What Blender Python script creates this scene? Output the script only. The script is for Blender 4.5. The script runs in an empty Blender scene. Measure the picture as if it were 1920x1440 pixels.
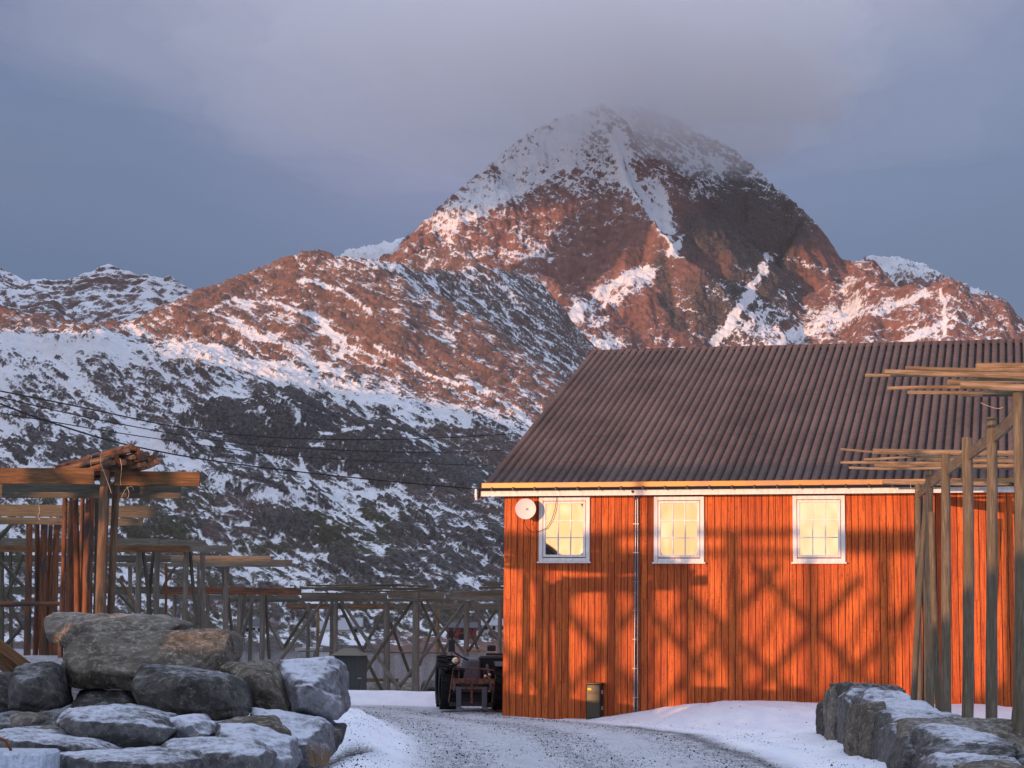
import bpy, bmesh, math, random
import numpy as np
from mathutils import Vector, Matrix

C = bpy.context.scene.collection
S = bpy.context.scene
R = math.radians
rng = random.Random(7)

# ------------------------------------------------------------------ camera
CAM_Z = 1.62
PITCH, ROLL, FPX = R(7.37), R(0.6), 3733.0
cam = bpy.data.cameras.new('camera')
cam.lens = 70.0; cam.sensor_width = 36.0; cam.clip_start = 0.5; cam.clip_end = 30000
camo = bpy.data.objects.new('camera', cam); C.objects.link(camo)
MR = Matrix.Rotation(R(90)+PITCH, 3, 'X') @ Matrix.Rotation(ROLL, 3, 'Z')
camo.matrix_world = Matrix.Translation((0, 0, CAM_Z)) @ MR.to_4x4()
S.camera = camo

# ------------------------------------------------------------------ sun and sky
SUN_AZ, SUN_EL = R(37), R(4.2)
SD = Vector((-math.sin(SUN_AZ)*math.cos(SUN_EL), -math.cos(SUN_AZ)*math.cos(SUN_EL), math.sin(SUN_EL)))
sun = bpy.data.lights.new('sun', 'SUN'); sun.energy = 5.0; sun.angle = R(0.32); sun.color = (1.0, 0.5, 0.25)
suno = bpy.data.objects.new('sun', sun); C.objects.link(suno)
suno.rotation_mode = 'QUATERNION'; suno.rotation_quaternion = SD.to_track_quat('Z', 'Y')

S.view_settings.view_transform = 'Standard'; S.view_settings.look = 'None'
S.view_settings.exposure = 0.0; S.view_settings.gamma = 1.0
S.cycles.max_bounces = 12; S.cycles.diffuse_bounces = 3; S.cycles.glossy_bounces = 3
S.cycles.volume_bounces = 10; S.cycles.caustics_reflective = False; S.cycles.caustics_refractive = False
S.cycles.use_denoising = True

class NT:
    """tiny node-tree writer"""
    def __init__(s, tree): s.t = tree; s.n = tree.nodes; s.l = tree.links
    def put(s, sock, v):
        if v is None: return
        if isinstance(v, bpy.types.NodeSocket): s.l.new(v, sock)
        elif isinstance(v, (tuple, list)):
            v = tuple(v)
            if len(sock.default_value) == 4 and len(v) == 3: v = v+(1,)
            sock.default_value = v
        else:
            try: sock.default_value = v
            except Exception: sock.default_value = (v, v, v)
    def node(s, typ, ins=None, out=0, **kw):
        n = s.n.new(typ)
        for k, v in kw.items(): setattr(n, k, v)
        for k, v in (ins or {}).items(): s.put(n.inputs[k], v)
        return n if out is None else n.outputs[out]
    def math(s, op, a, b=0.0, c=None, clamp=False):
        d = {0: a, 1: b}
        if c is not None: d[2] = c
        return s.node('ShaderNodeMath', d, operation=op, use_clamp=clamp)
    def mix(s, f, a, b, typ='MIX'):
        n = s.n.new('ShaderNodeMix'); n.data_type = 'RGBA'; n.blend_type = typ
        s.put(n.inputs[0], f); s.put(n.inputs[6], a); s.put(n.inputs[7], b)
        return n.outputs[2]
    def ramp(s, f, lo, hi, a=0.0, b=1.0, smooth=True):
        return s.node('ShaderNodeMapRange', {0: f, 1: lo, 2: hi, 3: a, 4: b}, interpolation_type='SMOOTHSTEP' if smooth else 'LINEAR')
    def noise(s, scale, detail=4, rough=.55, vec=None, out=0, **kw):
        return s.node('ShaderNodeTexNoise', {'Scale': scale, 'Detail': detail, 'Roughness': rough, 'Vector': vec, **kw}, out)
    def coord(s, out='Object', scale=None, rot=None):
        o = s.node('ShaderNodeTexCoord', out=out)
        if scale or rot:
            o = s.node('ShaderNodeMapping', {'Vector': o, 'Scale': scale or (1, 1, 1), 'Rotation': rot or (0, 0, 0)})
        return o
    def attr(s, name, out='Fac'): return s.node('ShaderNodeAttribute', out=out, attribute_name=name)
    def bump(s, h, strength, dist, normal=None):
        return s.node('ShaderNodeBump', {'Strength': strength, 'Distance': dist, 'Height': h, 'Normal': normal})

w = bpy.data.worlds.new('World'); S.world = w; w.use_nodes = True
T = NT(w.node_tree); T.n.clear()
sky = T.node('ShaderNodeTexSky', out=0, sky_type='NISHITA', sun_disc=False, sun_elevation=SUN_EL,
             sun_rotation=R(180)+SUN_AZ, altitude=10, air_density=1.2, dust_density=2.0, ozone_density=2.5)
bg1 = T.node('ShaderNodeBackground', {0: sky, 1: 0.12})
gen = T.node('ShaderNodeTexCoord', out='Generated')
zc = T.node('ShaderNodeSeparateXYZ', {0: gen}, 2)
dots = T.node('ShaderNodeVectorMath', {0: gen, 1: tuple(SD)}, 'Value', operation='DOT_PRODUCT')
# thin high cloud seen away from the sun: slate blue low down, lavender higher up
wv = T.node('ShaderNodeMapping', {'Vector': gen, 'Scale': (1, 1, 3.0)})
cl = T.noise(2.6, 5, .55, wv, Distortion=.6)
zz = T.math('ADD', zc, T.math('MULTIPLY', T.math('SUBTRACT', cl, .5), .10))
cr = T.node('ShaderNodeValToRGB', {0: T.math('MULTIPLY', zz, 2.0)}, None)
e = cr.color_ramp.elements
e[0].position = 0.22; e[0].color = (.095, .155, .29, 1)
e[1].position = 0.62; e[1].color = (.19, .27, .48, 1)
x = e.new(0.40); x.color = (.125, .195, .355, 1)
x = e.new(0.95); x.color = (.19, .275, .49, 1)
pinkf = T.math('MULTIPLY', T.ramp(T.noise(1.7, 3, .5, wv), .42, .68), T.ramp(zc, .16, .32))
xc = T.node('ShaderNodeSeparateXYZ', {0: gen}, 0)
mid_ = T.math('MULTIPLY', T.ramp(T.math('ABSOLUTE', T.math('SUBTRACT', xc, .01)), .02, .24, 1, 0), T.ramp(zc, .10, .26))
away = T.mix(T.math('MULTIPLY', T.math('ADD', pinkf, .35), T.math('MULTIPLY', mid_, .8)), cr.outputs[0], (.37, .345, .56))
away = T.mix(T.math('MULTIPLY', T.ramp(xc, .02, .26), .30), away, (.22, .27, .40))
away = T.mix(T.math('MULTIPLY', T.ramp(xc, -.0, -.30), .62), away, T.mix(T.ramp(zc, .15, .30), (.12, .185, .33), (.145, .205, .36)))
away = T.mix(T.ramp(zc, .38, .72), away, (1.05, 1.18, 1.52))
wcl = T.noise(11.0, 5, .6, T.node('ShaderNodeMapping', {'Vector': gen, 'Scale': (1, 1, 9.0)}))
warm = T.mix(T.ramp(zc, .02, .30), T.mix(T.ramp(wcl, .35, .65), (3.1, 1.65, .68), (4.1, 2.75, 1.60)), (.95, 1.02, 1.25))
f = T.ramp(dots, .80, .99)
col = T.mix(f, away, warm)
bg2 = T.node('ShaderNodeBackground', {0: col, 1: 1.0})
mx = T.node('ShaderNodeMixShader', {0: .82, 1: bg1, 2: bg2})
T.node('ShaderNodeOutputWorld', {0: mx}, None)

# ------------------------------------------------------------------ helpers
def at(u, v, Y):
    """world point at depth Y seen in direction (u, v) of the 1920x1440 photograph"""
    d = MR @ Vector(((u-960)/FPX, (720-v)/FPX, -1))
    k = Y/d.y
    return Vector((d.x*k, Y, CAM_Z+d.z*k))

def tag(o, label=None, cat=None, group=None, kind=None):
    if label: o['label'] = label
    if cat: o['category'] = cat
    if group: o['group'] = group
    if kind: o['kind'] = kind
    return o

def thing(name, label, cat, loc=(0, 0, 0), rotz=0.0, group=None):
    o = bpy.data.objects.new(name, None); C.objects.link(o)
    o.location = loc; o.rotation_euler = (0, 0, rotz); o.empty_display_size = .2
    return tag(o, label, cat, group)

def mesh_obj(name, verts, faces, mat, parent=None, smooth=False, attrs=None):
    me = bpy.data.meshes.new(name)
    if isinstance(verts, np.ndarray):
        nv = len(verts); me.vertices.add(nv); me.vertices.foreach_set('co', verts.astype(np.float32).ravel())
        nf = len(faces); k = faces.shape[1]
        me.loops.add(nf*k); me.loops.foreach_set('vertex_index', faces.astype(np.int32).ravel())
        me.polygons.add(nf); me.polygons.foreach_set('loop_start', np.arange(0, nf*k, k, dtype=np.int32))
        me.update(calc_edges=True)
    else:
        me.from_pydata([tuple(v) for v in verts], [], faces); me.update()
    if smooth: me.polygons.foreach_set('use_smooth', np.ones(len(me.polygons), dtype=bool))
    for k, a in (attrs or {}).items():
        at_ = me.attributes.new(k, 'FLOAT', 'POINT'); at_.data.foreach_set('value', np.asarray(a, dtype=np.float32).ravel())
    if mat: me.materials.append(mat)
    o = bpy.data.objects.new(name, me); C.objects.link(o)
    if parent: o.parent = parent
    return o

# perlin noise in numpy
def _hash(ix, iy, seed):
    h = (ix.astype(np.int64)*374761393 + iy.astype(np.int64)*668265263 + seed*974634777) & 0x7fffffff
    h = ((h ^ (h >> 13))*1274126177) & 0x7fffffff
    return (h ^ (h >> 16)) & 0xffff
_A = np.arange(65536)*(2*np.pi/65536)
_GC, _GS = np.cos(_A).astype(np.float32), np.sin(_A).astype(np.float32)
def perlin(x, y, seed=0):
    fx, fy = np.floor(x), np.floor(y)
    ix, iy = fx.astype(np.int32), fy.astype(np.int32)
    x = (x-fx).astype(np.float32); y = (y-fy).astype(np.float32)
    u = x*x*x*(x*(x*6-15)+10); v = y*y*y*(y*(y*6-15)+10)
    def g(dx, dy):
        h = _hash(ix+dx, iy+dy, seed)
        return _GC[h]*(x-dx)+_GS[h]*(y-dy)
    a = g(0, 0); b = g(1, 0); c = g(0, 1); d = g(1, 1)
    return (a+u*(b-a)+v*((c+u*(d-c))-(a+u*(b-a))))*1.5
def fbm(x, y, seed=0, oct=4, gain=.5, ridged=False):
    s = 0; a = 1.0; t = 0
    for i in range(oct):
        n = perlin(x, y, seed+i*17)
        if ridged: n = 1-2*np.abs(n)
        s = s+n*a; t += a; a *= gain
        x, y = x*1.93*.955-y*1.93*.296+3.7, x*1.93*.296+y*1.93*.955+1.3
    return s/t
def sst(x, a, b):
    t = np.clip((x-a)/(b-a), 0, 1); return t*t*(3-2*t)
def noise3(p, scale, seed=0):
    """cheap 3-d noise from three planes"""
    x, y, z = (p*scale).T
    return (perlin(x+seed, y+z*.7, seed)+perlin(y-seed*2, z+x*.6, seed+5)+perlin(z+seed, x-y*.65, seed+9))/1.8
def grid_faces(nr, nc):
    i = np.arange(nr*nc).reshape(nr, nc)
    return np.stack([i[:-1, :-1], i[:-1, 1:], i[1:, 1:], i[1:, :-1]], -1).reshape(-1, 4)

def principled(name, base=(.5, .5, .5), rough=.7, metal=0.0, spec=.3):
    m = bpy.data.materials.new(name); m.use_nodes = True
    t = NT(m.node_tree); b = t.n['Principled BSDF']
    t.put(b.inputs['Base Color'], base); b.inputs['Roughness'].default_value = rough
    b.inputs['Metallic'].default_value = metal; b.inputs['Specular IOR Level'].default_value = spec
    return m, t, b
# ------------------------------------------------------------------ terrain
def terrain_material(name, snow_col=(.74, .76, .80), rock_a=(.225, .125, .10), rock_b=(.125, .085, .072), veg=(.085, .08, .05), sc=1.0, sharp=.055, dust=.30):
    m, t, b = principled(name, rough=.85, spec=.15)
    co = t.coord('Object')
    n1 = t.noise(.11*sc, 6, .62, co); n2 = t.noise(.55*sc, 4, .6, co); n3 = t.noise(.018*sc, 3, .5, co)
    rock = t.mix(t.ramp(n1, .35, .65), rock_b, rock_a)
    rock = t.mix(t.math('MULTIPLY', t.attr('tone'), .93), rock, t.mix(t.ramp(n2, .4, .6), (.045, .042, .042), (.10, .092, .088)))
    rock = t.mix(t.attr('veg'), rock, t.mix(t.ramp(n2, .3, .7), (.05, .045, .03), veg))
    k = t.math('ADD', t.attr('snow'), t.math('ADD', t.math('MULTIPLY', t.math('SUBTRACT', n2, .5), .55), t.math('MULTIPLY', t.math('SUBTRACT', n1, .5), .5)))
    sf = t.math('MAXIMUM', t.ramp(k, .5-sharp, .5+sharp), t.math('MULTIPLY', t.ramp(k, .34, .50), dust))
    sn = t.mix(t.ramp(n3, .3, .7), snow_col, tuple(c*.9 for c in snow_col))
    t.put(b.inputs['Base Color'], t.mix(sf, rock, sn))
    bh = t.math('ADD', n2, t.math('MULTIPLY', n1, 1.5))
    t.put(b.inputs['Normal'], t.bump(bh, .55, 1.2/sc))
    return m

def seg_ridges(X, Y, ridges):
    out = np.full(X.shape, -1e4, np.float32)
    for pts, sl, sr, rad in ridges:
        P = [at(*p) for p in pts]
        for a, b in zip(P[:-1], P[1:]):
            dx, dy = b.x-a.x, b.y-a.y; L2 = dx*dx+dy*dy; L = math.sqrt(L2)
            t = np.clip(((X-a.x)*dx+(Y-a.y)*dy)/L2, 0, 1)
            qx = X-(a.x+t*dx); qy = Y-(a.y+t*dy)
            dist = np.sqrt(qx*qx+qy*qy)
            side = (dx*qy-dy*qx)/(L*(dist+1e-3))       # >0: left of travel
            w = .5+.5*np.clip(side*1.3, -1, 1)
            sl_ = sr+(sl-sr)*w
            h = a.z+(b.z-a.z)*t - sl_*(np.sqrt(dist*dist+rad*rad)-rad)
            # smooth max
            d = h-out; k = 6.0
            m_ = np.maximum(h, out)
            out = np.where(np.abs(d) < k, m_+(k-np.abs(d))**2/(4*k), m_).astype(np.float32)
    return out

def polar_grid(u0, u1, du, ys):
    us = np.arange(u0, u1+du, du)
    A = (us-960)/FPX
    Y, Aa = np.meshgrid(ys, A, indexing='ij')
    return (Aa*Y).astype(np.float32), Y.astype(np.float32)

def terrace(z, q, P, strength, flat=.55):
    """turn height into dipping ledges: q is the strata coordinate"""
    f = q/P; fr = f-np.floor(f)
    s = sst(fr, flat, 1.0)
    return z + (s-fr)*P*strength

def cracks(X, Y, sd, lx, ly, ang, w=.10, warp=.6):
    """branching network of thin lines (0..1), stretched along ang"""
    c_, s_ = math.cos(ang), math.sin(ang)
    x = (X*c_+Y*s_)/lx; y = (-X*s_+Y*c_)/ly
    wx = fbm(x*.7, y*.7, sd+1, 3)*warp; wy = fbm(x*.7, y*.7, sd+2, 3)*warp
    n = perlin(x+wx, y+wy, sd); n2 = perlin(x*1.7+wx*2+9, y*1.7+wy*2, sd+3)
    wd = w*(1+1.2*fbm(x*.5, y*.5, sd+4, 2))
    return np.maximum(np.exp(-(n/wd)**2), .8*np.exp(-(n2/(wd*1.3))**2))

def strokes(X, Y, Z, lst):
    """named snowfields, couloirs and bare walls, surveyed by bearing and elevation"""
    us = X/Y*FPX+960; vs = 1203+ROLL*(us-960)-(Z-CAM_Z)/Y*FPX
    out = np.zeros_like(Z)
    jx = fbm(X/30, Z/30, 951, 4)*12; jy = fbm(X/30, Z/30, 955, 4)*12
    for pts, w_, amt in lst:
        best = np.full(Z.shape, 1e9, np.float32)
        for (a, b), (c, d) in zip(pts[:-1], pts[1:]):
            dx, dy = c-a, d-b; L2 = dx*dx+dy*dy
            t = np.clip(((us+jx-a)*dx+(vs+jy-b)*dy)/L2, 0, 1)
            best = np.minimum(best, (us+jx-a-t*dx)**2+(vs+jy-b-t*dy)**2)
        out += amt*np.exp(-best/(w_*w_))
    return out

def slope_of(X, Y, Z):
    dYr = np.gradient(Y, axis=0); dZr = np.gradient(Z, axis=0); dXr = np.gradient(X, axis=0)
    dXc = np.gradient(X, axis=1); dZc = np.gradient(Z, axis=1)
    zx = dZc/dXc
    zy = (dZr-zx*dXr)/dYr
    return zx, zy

def fit_sky(X, Y, Z, curve, win=31):
    """bring the skyline of a heightfield to the surveyed one (smoothly, per azimuth)"""
    us = X[0]/Y[0]*FPX+960
    cu = np.interp(us, [c[0] for c in curve], [c[1] for c in curve])
    vc = (1203+ROLL*(us-960))-cu
    ang = (Z-CAM_Z)/Y*FPX
    r = vc/np.maximum(ang.max(axis=0), 1)
    r = np.clip(r, .6, 1.5)
    k = np.hanning(win); k /= k.sum()
    r = np.convolve(np.pad(r, win//2, mode='edge'), k, mode='valid')
    return Z*(1+(r[None, :]-1)*sst(Z, 20, 200))

def rocky(X, Y, Z, sd, amp=1.0, dip=(.30, .10), P=(16, 6), strength=.8, fold=0.0, cang=.6):
    """large to small relief with dipping strata"""
    wx = X+fbm(X/120, Y/120, sd, 3)*30; wy = Y+fbm(X/120, Y/120, sd+3, 3)*30
    Z = Z+amp*((fbm(wx/170, wy/170, sd+10, 4, .5, True)-.45)*11)
    c_, s_ = math.cos(cang), math.sin(cang)
    rx, ry = wx*c_+wy*s_, -wx*s_+wy*c_
    Z = Z+amp*((fbm(rx/70, ry/34, sd+20, 5, .55, True)-.45)*6.0)
    loc = sst(fbm(X/90, Y/90, sd+30, 3), -.35, .35)
    for i, p in enumerate(P):
        q = Z+dip[0]*X+dip[1]*Y+fold*fbm(X/260, Y/260, sd+50, 3)+fbm(wx/(p*4.5), wy/(p*3.0), sd+40+i, 4, .55)*p*2.2
        Z = terrace(Z, q, p, strength*(.35+.65*loc)*amp**.5)
    Z = Z+amp*fbm(X/9, Y/9, sd+60, 3, .6)*.9
    return Z

# --- hillside across the bay ---------------------------------------------------
ys = [640.0]
while ys[-1] < 2350: ys.append(ys[-1]*(1.0+ (.00125 if ys[-1] < 2000 else .0022)))
X, Y = polar_grid(-140, 2060, 2.0, np.array(ys))
latf = 1-.30*sst(X, -260, 60)
zA = np.interp(Y, [640, 676, 700, 760, 900, 1100, 1300, 1450, 1560, 2400], [-9, -2.6, 1.5, 9, 45, 112, 190, 228, 228, 60]).astype(np.float32)*1
zA = np.where(zA > 0, zA*latf, zA)
wx = X+fbm(X/160, Y/160, 5, 3)*16; wy = Y+fbm(X/160, Y/160, 8, 3)*16
B = seg_ridges(wx, wy, [
    ([(150, 640, 1440), (230, 600, 1470), (340, 546, 1560), (480, 492, 1640), (530, 468, 1680), (600, 461, 1690), (640, 478, 1690)], .62, .52, 12),
    ([(610, 466, 1690), (655, 505, 1660), (735, 560, 1640), (819, 582, 1640), (910, 629, 1600), (983, 691, 1560), (1030, 745, 1530), (1075, 820, 1500)], 1.25, .5, 8),
    ([(660, 478, 1720), (720, 490, 1760), (782, 501, 1810), (903, 488, 1960), (1001, 517, 2080), (1041, 552, 2150), (1085, 614, 2180), (1130, 665, 2200)], .55, 1.02, 6),
    ([(745, 492, 1950), (790, 462, 1985), (850, 448, 2000), (885, 476, 2010)], .9, .9, 4),
    ([(-160, 560, 1640), (-20, 580, 1560), (60, 588, 1500), (150, 606, 1450), (230, 612, 1450)], .35, .42, 20),
])
d = B-zA; k = 14.0
Z = np.maximum(B, zA); Z = np.where(np.abs(d) < k, Z+(k-np.abs(d))**2/(4*k), Z)
onB = sst(d, -6, 10)
def mound(u, vY, rx, ry, h, pw=2.0, front=1.0):
    global Z
    cx = (u-960)/FPX*vY
    r = np.sqrt(((X-cx)/rx)**2+((Y-vY)/np.where(Y < vY, ry*front, ry))**2)
    Z = Z+h*np.clip(1-r**pw, 0, 1)**.8
domes = np.zeros_like(Z)
for (u, cy, rx, ry, h, fr) in ((470, 1150, 46, 70, 20, .45), (640, 1150, 60, 80, 17, .5), (790, 1130, 50, 70, 10, .5), (380, 1110, 30, 45, 9, .5),
                               (500, 1040, 40, 40, 9, .35), (600, 960, 34, 40, 9, .5), (740, 900, 44, 50, 8, .6), (60, 1060, 50, 50, 8, .5), (860, 980, 40, 40, 8, .5),
                               (250, 930, 36, 30, 6, .5), (430, 880, 25, 24, 4, .5)):
    z0 = Z.copy(); mound(u, cy, rx, ry, h, 2.2, fr)
    domes = np.maximum(domes, sst(Z-z0, 0, h*.5)*(h/20)**.5)
land = sst(Y, 680, 760)
det = rocky(X, Y, Z, 101, amp=.7, dip=(.32, .06), P=(11, 4.2), strength=.32, fold=60)
Z = Z+(det-Z)*land*(1-.55*domes)
Z = fit_sky(X, Y, Z, [(-140, 575), (0, 572), (60, 582), (130, 600), (230, 596), (340, 545), (480, 491), (560, 461), (600, 461), (640, 474), (735, 482), (790, 460), (850, 447), (885, 470), (903, 485), (1001, 517), (1041, 552), (1085, 614), (1130, 660), (1180, 720), (1300, 790), (2100, 900)])
V1 = Z+.25*X          # work across the slope: height stands in for depth
k1 = cracks(X, V1, 801, 46, 11, -.42, .13); k2 = cracks(X, V1, 811, 19, 5.0, -.35, .15); k3 = cracks(X, V1, 821, 9, 2.6, -.2, .18)
Z = Z-(k1*2.6+k2*1.2*(1-k1)+k3*.4)*land
sm = fbm(X/3.0, Y/3.4, 77, 3, .6)*.55*land; Z = Z+sm
zx, zy = slope_of(X, Y, Z)
g = np.sqrt(zx*zx+zy*zy)
big = fbm(X/130, Y/130, 211, 4); mid = fbm(X/22, Y/16, 214, 4, .6); streak = fbm((X*.96+Y*.1)/17, (Z*1.0+.45*X+fbm(X/40, Y/40, 218, 3)*14)/4.6, 219, 5, .62)
fleck = fbm((X*.97+Y*.15)/10, (V1+.16*X)/1.8, 226, 4, .62)
snow = .225-.14*(g-.38)+.10*big+.11*mid+.16*streak+.34*fleck-.30*domes+.26*k1+.22*k2+.14*k3
snow = snow-onB*.09-sst(X+Y*.0, -260, 40)*(1-onB)*.06+.12*sst(-X, 150, 300)*(1-onB)
cz = sst(X-(-110)+(Y-1800)*-.40, -10, 40)*sst(Y, 1660, 1760)
snow = snow+.10*cz
domestreak = fbm(X/34, (Z+.15*X+fbm(X/50, Y/50, 240, 3)*12)/2.6, 241, 4, .6)
snow = snow+domes*(.62*domestreak+.16*k2)-.02*sst(-X, 120, 300)*(Z < 400)
snow = snow+strokes(X, Y, Z, [
    ([(230, 612), (360, 650), (480, 690), (600, 722), (700, 748), (800, 790)], 12, .16),
    ([(420, 600), (520, 640), (570, 668)], 9, .32), ([(700, 650), (760, 680), (820, 704), (880, 720)], 5, .45), ([(500, 560), (600, 600), (640, 640)], 5, .35),
    ([(560, 520), (640, 545), (700, 585)], 4, .35), ([(640, 470), (740, 500), (800, 560), (850, 640)], 8, .25), ([(470, 570), (430, 560), (380, 580)], 5, .3),
    ([(600, 600), (640, 660), (600, 690)], 6, .3), ([(740, 600), (800, 620), (860, 660), (930, 690)], 5, .25), ([(860, 700), (930, 750), (980, 780)], 5, .3),
    ([(330, 580), (420, 540), (520, 510)], 26, -.10), ([(640, 600), (760, 640), (900, 700)], 36, -.12),
    ([(520, 740), (560, 770), (548, 800)], 6, .5), ([(600, 815), (700, 800), (820, 830)], 5, .4), ([(380, 830), (470, 850)], 4, .4), ([(560, 860), (580, 910)], 5, .4), ([(640, 880), (700, 930)], 6, .4),
    ([(420, 905), (520, 930), (640, 925)], 16, .3), ([(250, 800), (330, 850), (420, 900)], 18, .25), ([(0, 640), (150, 650), (240, 640)], 16, .15), ([(0, 760), (120, 770)], 30, -.10), ([(60, 840), (230, 860)], 16, -.10)])
rail = sst(Y, 1290, 1330)*(1-sst(Y, 1400, 1460))*(1-onB)   # snow apron below the lit crag
snow = snow+.16*rail
tone = np.clip(sst(big+mid*.3, -.1, .5)*.5*(1-onB)+domes*1.2*(1-onB)+.75*(1-onB)+.6*cz, 0, 1)  # rock greyed outside the lit crag: shade put into its colour
veg = sst(fbm(X/50, Y/60, 222, 4)+.12, .0, .3)*(1-sst(Z, 55, 105))*land*.9*(1-onB)
dirt = sst(X, -52, -38)*(1-sst(Y, 725, 750))     # bare bank by the shore on the right
snow = snow-.55*dirt*sst(fbm(X/14, Y/14, 230, 3)+.25, 0, .3)
veg = veg*(1-dirt); tone = tone*(1-.9*dirt)
snow = snow-.6*(1-sst(Y, 686, 694+fbm(X/12, Y/12, 231, 3)*8))
M_HILL = terrain_material('hill_rock_snow', sc=1.0)
hill = mesh_obj('hillside', np.stack([X, Y, Z], -1).reshape(-1, 3), grid_faces(*X.shape), M_HILL, smooth=True,
                attrs={'snow': snow, 'tone': tone, 'veg': veg})
tag(hill, kind='structure')
HX, HY, HZ = X, Y, Z
def hill_z(x, y):
    j = int(np.clip(np.searchsorted(HY[:, 0], y), 1, HY.shape[0]-1))
    row = HX[j]; return float(np.interp(x, row, HZ[j]))

# --- the peak and its neighbours ----------------------------------------------
ys = np.concatenate([np.arange(2150, 3450, 2.1), np.arange(3450, 4000, 6)])
X, Y = polar_grid(560, 2080, 2.1, ys)
wx = X+fbm(X/220, Y/220, 305, 4)*12; wy = Y+fbm(X/220, Y/220, 308, 4)*16
Z = seg_ridges(wx, wy, [
    # left skyline up to the summit
    ([(640, 560, 2680), (735, 478, 2720), (760, 435, 2760), (800, 396, 2810), (850, 345, 2870), (920, 286, 2960), (990, 230, 3050), (1060, 196, 3110), (1130, 170, 3160)], 1.1, 1.08, 10),
    # spur towards the viewer
    ([(1130, 175, 3150), (1150, 250, 3060), (1172, 320, 2960), (1225, 395, 2860), (1285, 470, 2760), (1305, 550, 2690), (1340, 620, 2620), (1380, 680, 2560)], 2.6, .74, 4),
    ([(1270, 462, 2755), (1200, 505, 2700), (1120, 580, 2600), (1060, 660, 2500)], .9, .75, 10),
    ([(1000, 470, 2680), (1050, 520, 2600), (1085, 600, 2500)], .8, .8, 10),
    # right massif
    ([(1130, 170, 3250), (1240, 185, 3350), (1310, 222, 3400), (1380, 262, 3400), (1440, 318, 3370), (1490, 368, 3330), (1545, 418, 3280), (1570, 455, 3230), (1590, 500, 3150)], 1.0, 1.55, 6),
    ([(1515, 388, 3300), (1490, 440, 3200), (1470, 500, 3110), (1500, 560, 2980), (1540, 620, 2850)], .9, 1.7, 5),
    ([(1470, 500, 3110), (1425, 560, 3000), (1400, 620, 2900), (1390, 680, 2800)], .9, 1.2, 5),
    ([(1395, 285, 3400), (1405, 360, 3320), (1400, 420, 3260)], 1.5, 1.6, 6),
    ([(1590, 490, 3000), (1640, 520, 2900), (1700, 528, 2850), (1780, 511, 2780), (1850, 540, 2780), (1920, 592, 2780), (2020, 640, 2780)], .9, .66, 10),
    ([(1660, 525, 2880), (1640, 570, 2760), (1600, 640, 2600)], .7, .7, 10),
    ([(1780, 515, 2770), (1790, 570, 2660), (1760, 650, 2500)], .7, .9, 8),
    # snowy hills behind
    ([(1560, 510, 3600), (1600, 486, 3600), (1640, 470, 3600), (1700, 473, 3600), (1760, 495, 3560), (1830, 528, 3500), (1900, 556, 3450), (1990, 610, 3400)], .6, .5, 20),
    ([(640, 470, 3700), (700, 445, 3700), (760, 420, 3700), (800, 420, 3700)], .6, .5, 16),
])
Z = np.maximum(Z, 60)
h0 = Z.copy()
up = sst(Z, 380, 620)
rib = (fbm(wx/60, wy/260, 320, 4, .55, True)-.45)*12*sst(Z, 250, 500)
Z = Z+rib
det = rocky(X, Y, Z, 331, amp=1.15, dip=(.22, .12), P=(21, 7), strength=.14, fold=150, cang=1.2)
Z = fit_sky(X, Y, det, [(560, 520), (640, 462), (700, 447), (735, 440), (760, 432), (800, 393), (850, 342), (920, 285), (990, 229), (1060, 195), (1130, 172), (1200, 180), (1240, 190), (1310, 224), (1380, 262), (1440, 316), (1490, 362), (1545, 415), (1570, 450), (1588, 486), (1600, 482), (1640, 470), (1700, 474), (1760, 495), (1780, 508), (1850, 536), (1900, 556), (1920, 590), (2080, 660)], 21)
k1 = cracks(X, Z+.2*Y, 901, 120, 34, -.55, .10); k2 = cracks(X, Z+.2*Y, 911, 44, 15, -.75, .13); k3 = cracks(X, Z+.2*Y, 921, 17, 6, .5, .16)
Z = Z-(k1*5+k2*2.4+k3*.9)
Z = Z+fbm(X/5, Y/5, 377, 3, .6)*.8
zx, zy = slope_of(X, Y, Z)
g = np.sqrt(zx*zx+zy*zy)
big = fbm(X/170, Y/170, 411, 4); mid = fbm(X/34, Y/34, 414, 4, .6); streak = fbm((X+.2*Y)/30, (Z+.35*X+fbm(X/60, Y/60, 418, 3)*24)/8.0, 419, 5, .62)
P_ = at(900, 330, 2950)
leftf = sst(-(X-P_.x)*.62+(Z-P_.z)*.55, -60, 60)*sst(Z, 520, 640)
flank = fbm((X*.62+Z*.78)/70, (X*.78-Z*.62)/9, 431, 5, .6)
snow = .31-.16*(g-.72)+.13*k1+.14*k2+.13*k3+.13*big+.12*mid+.07*streak+.12*fbm(X/7, Z/5, 433, 3, .6)+.16*flank*(1-leftf)
snow = snow+(.14+.34*flank)*leftf+.16*sst(Z, 600, 760)
wall = np.exp(-((X-at(1380, 480, 3150).x)/110)**2-((Z-at(1380, 480, 3150).z)/130)**2)
snow = snow-.28*wall
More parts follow.
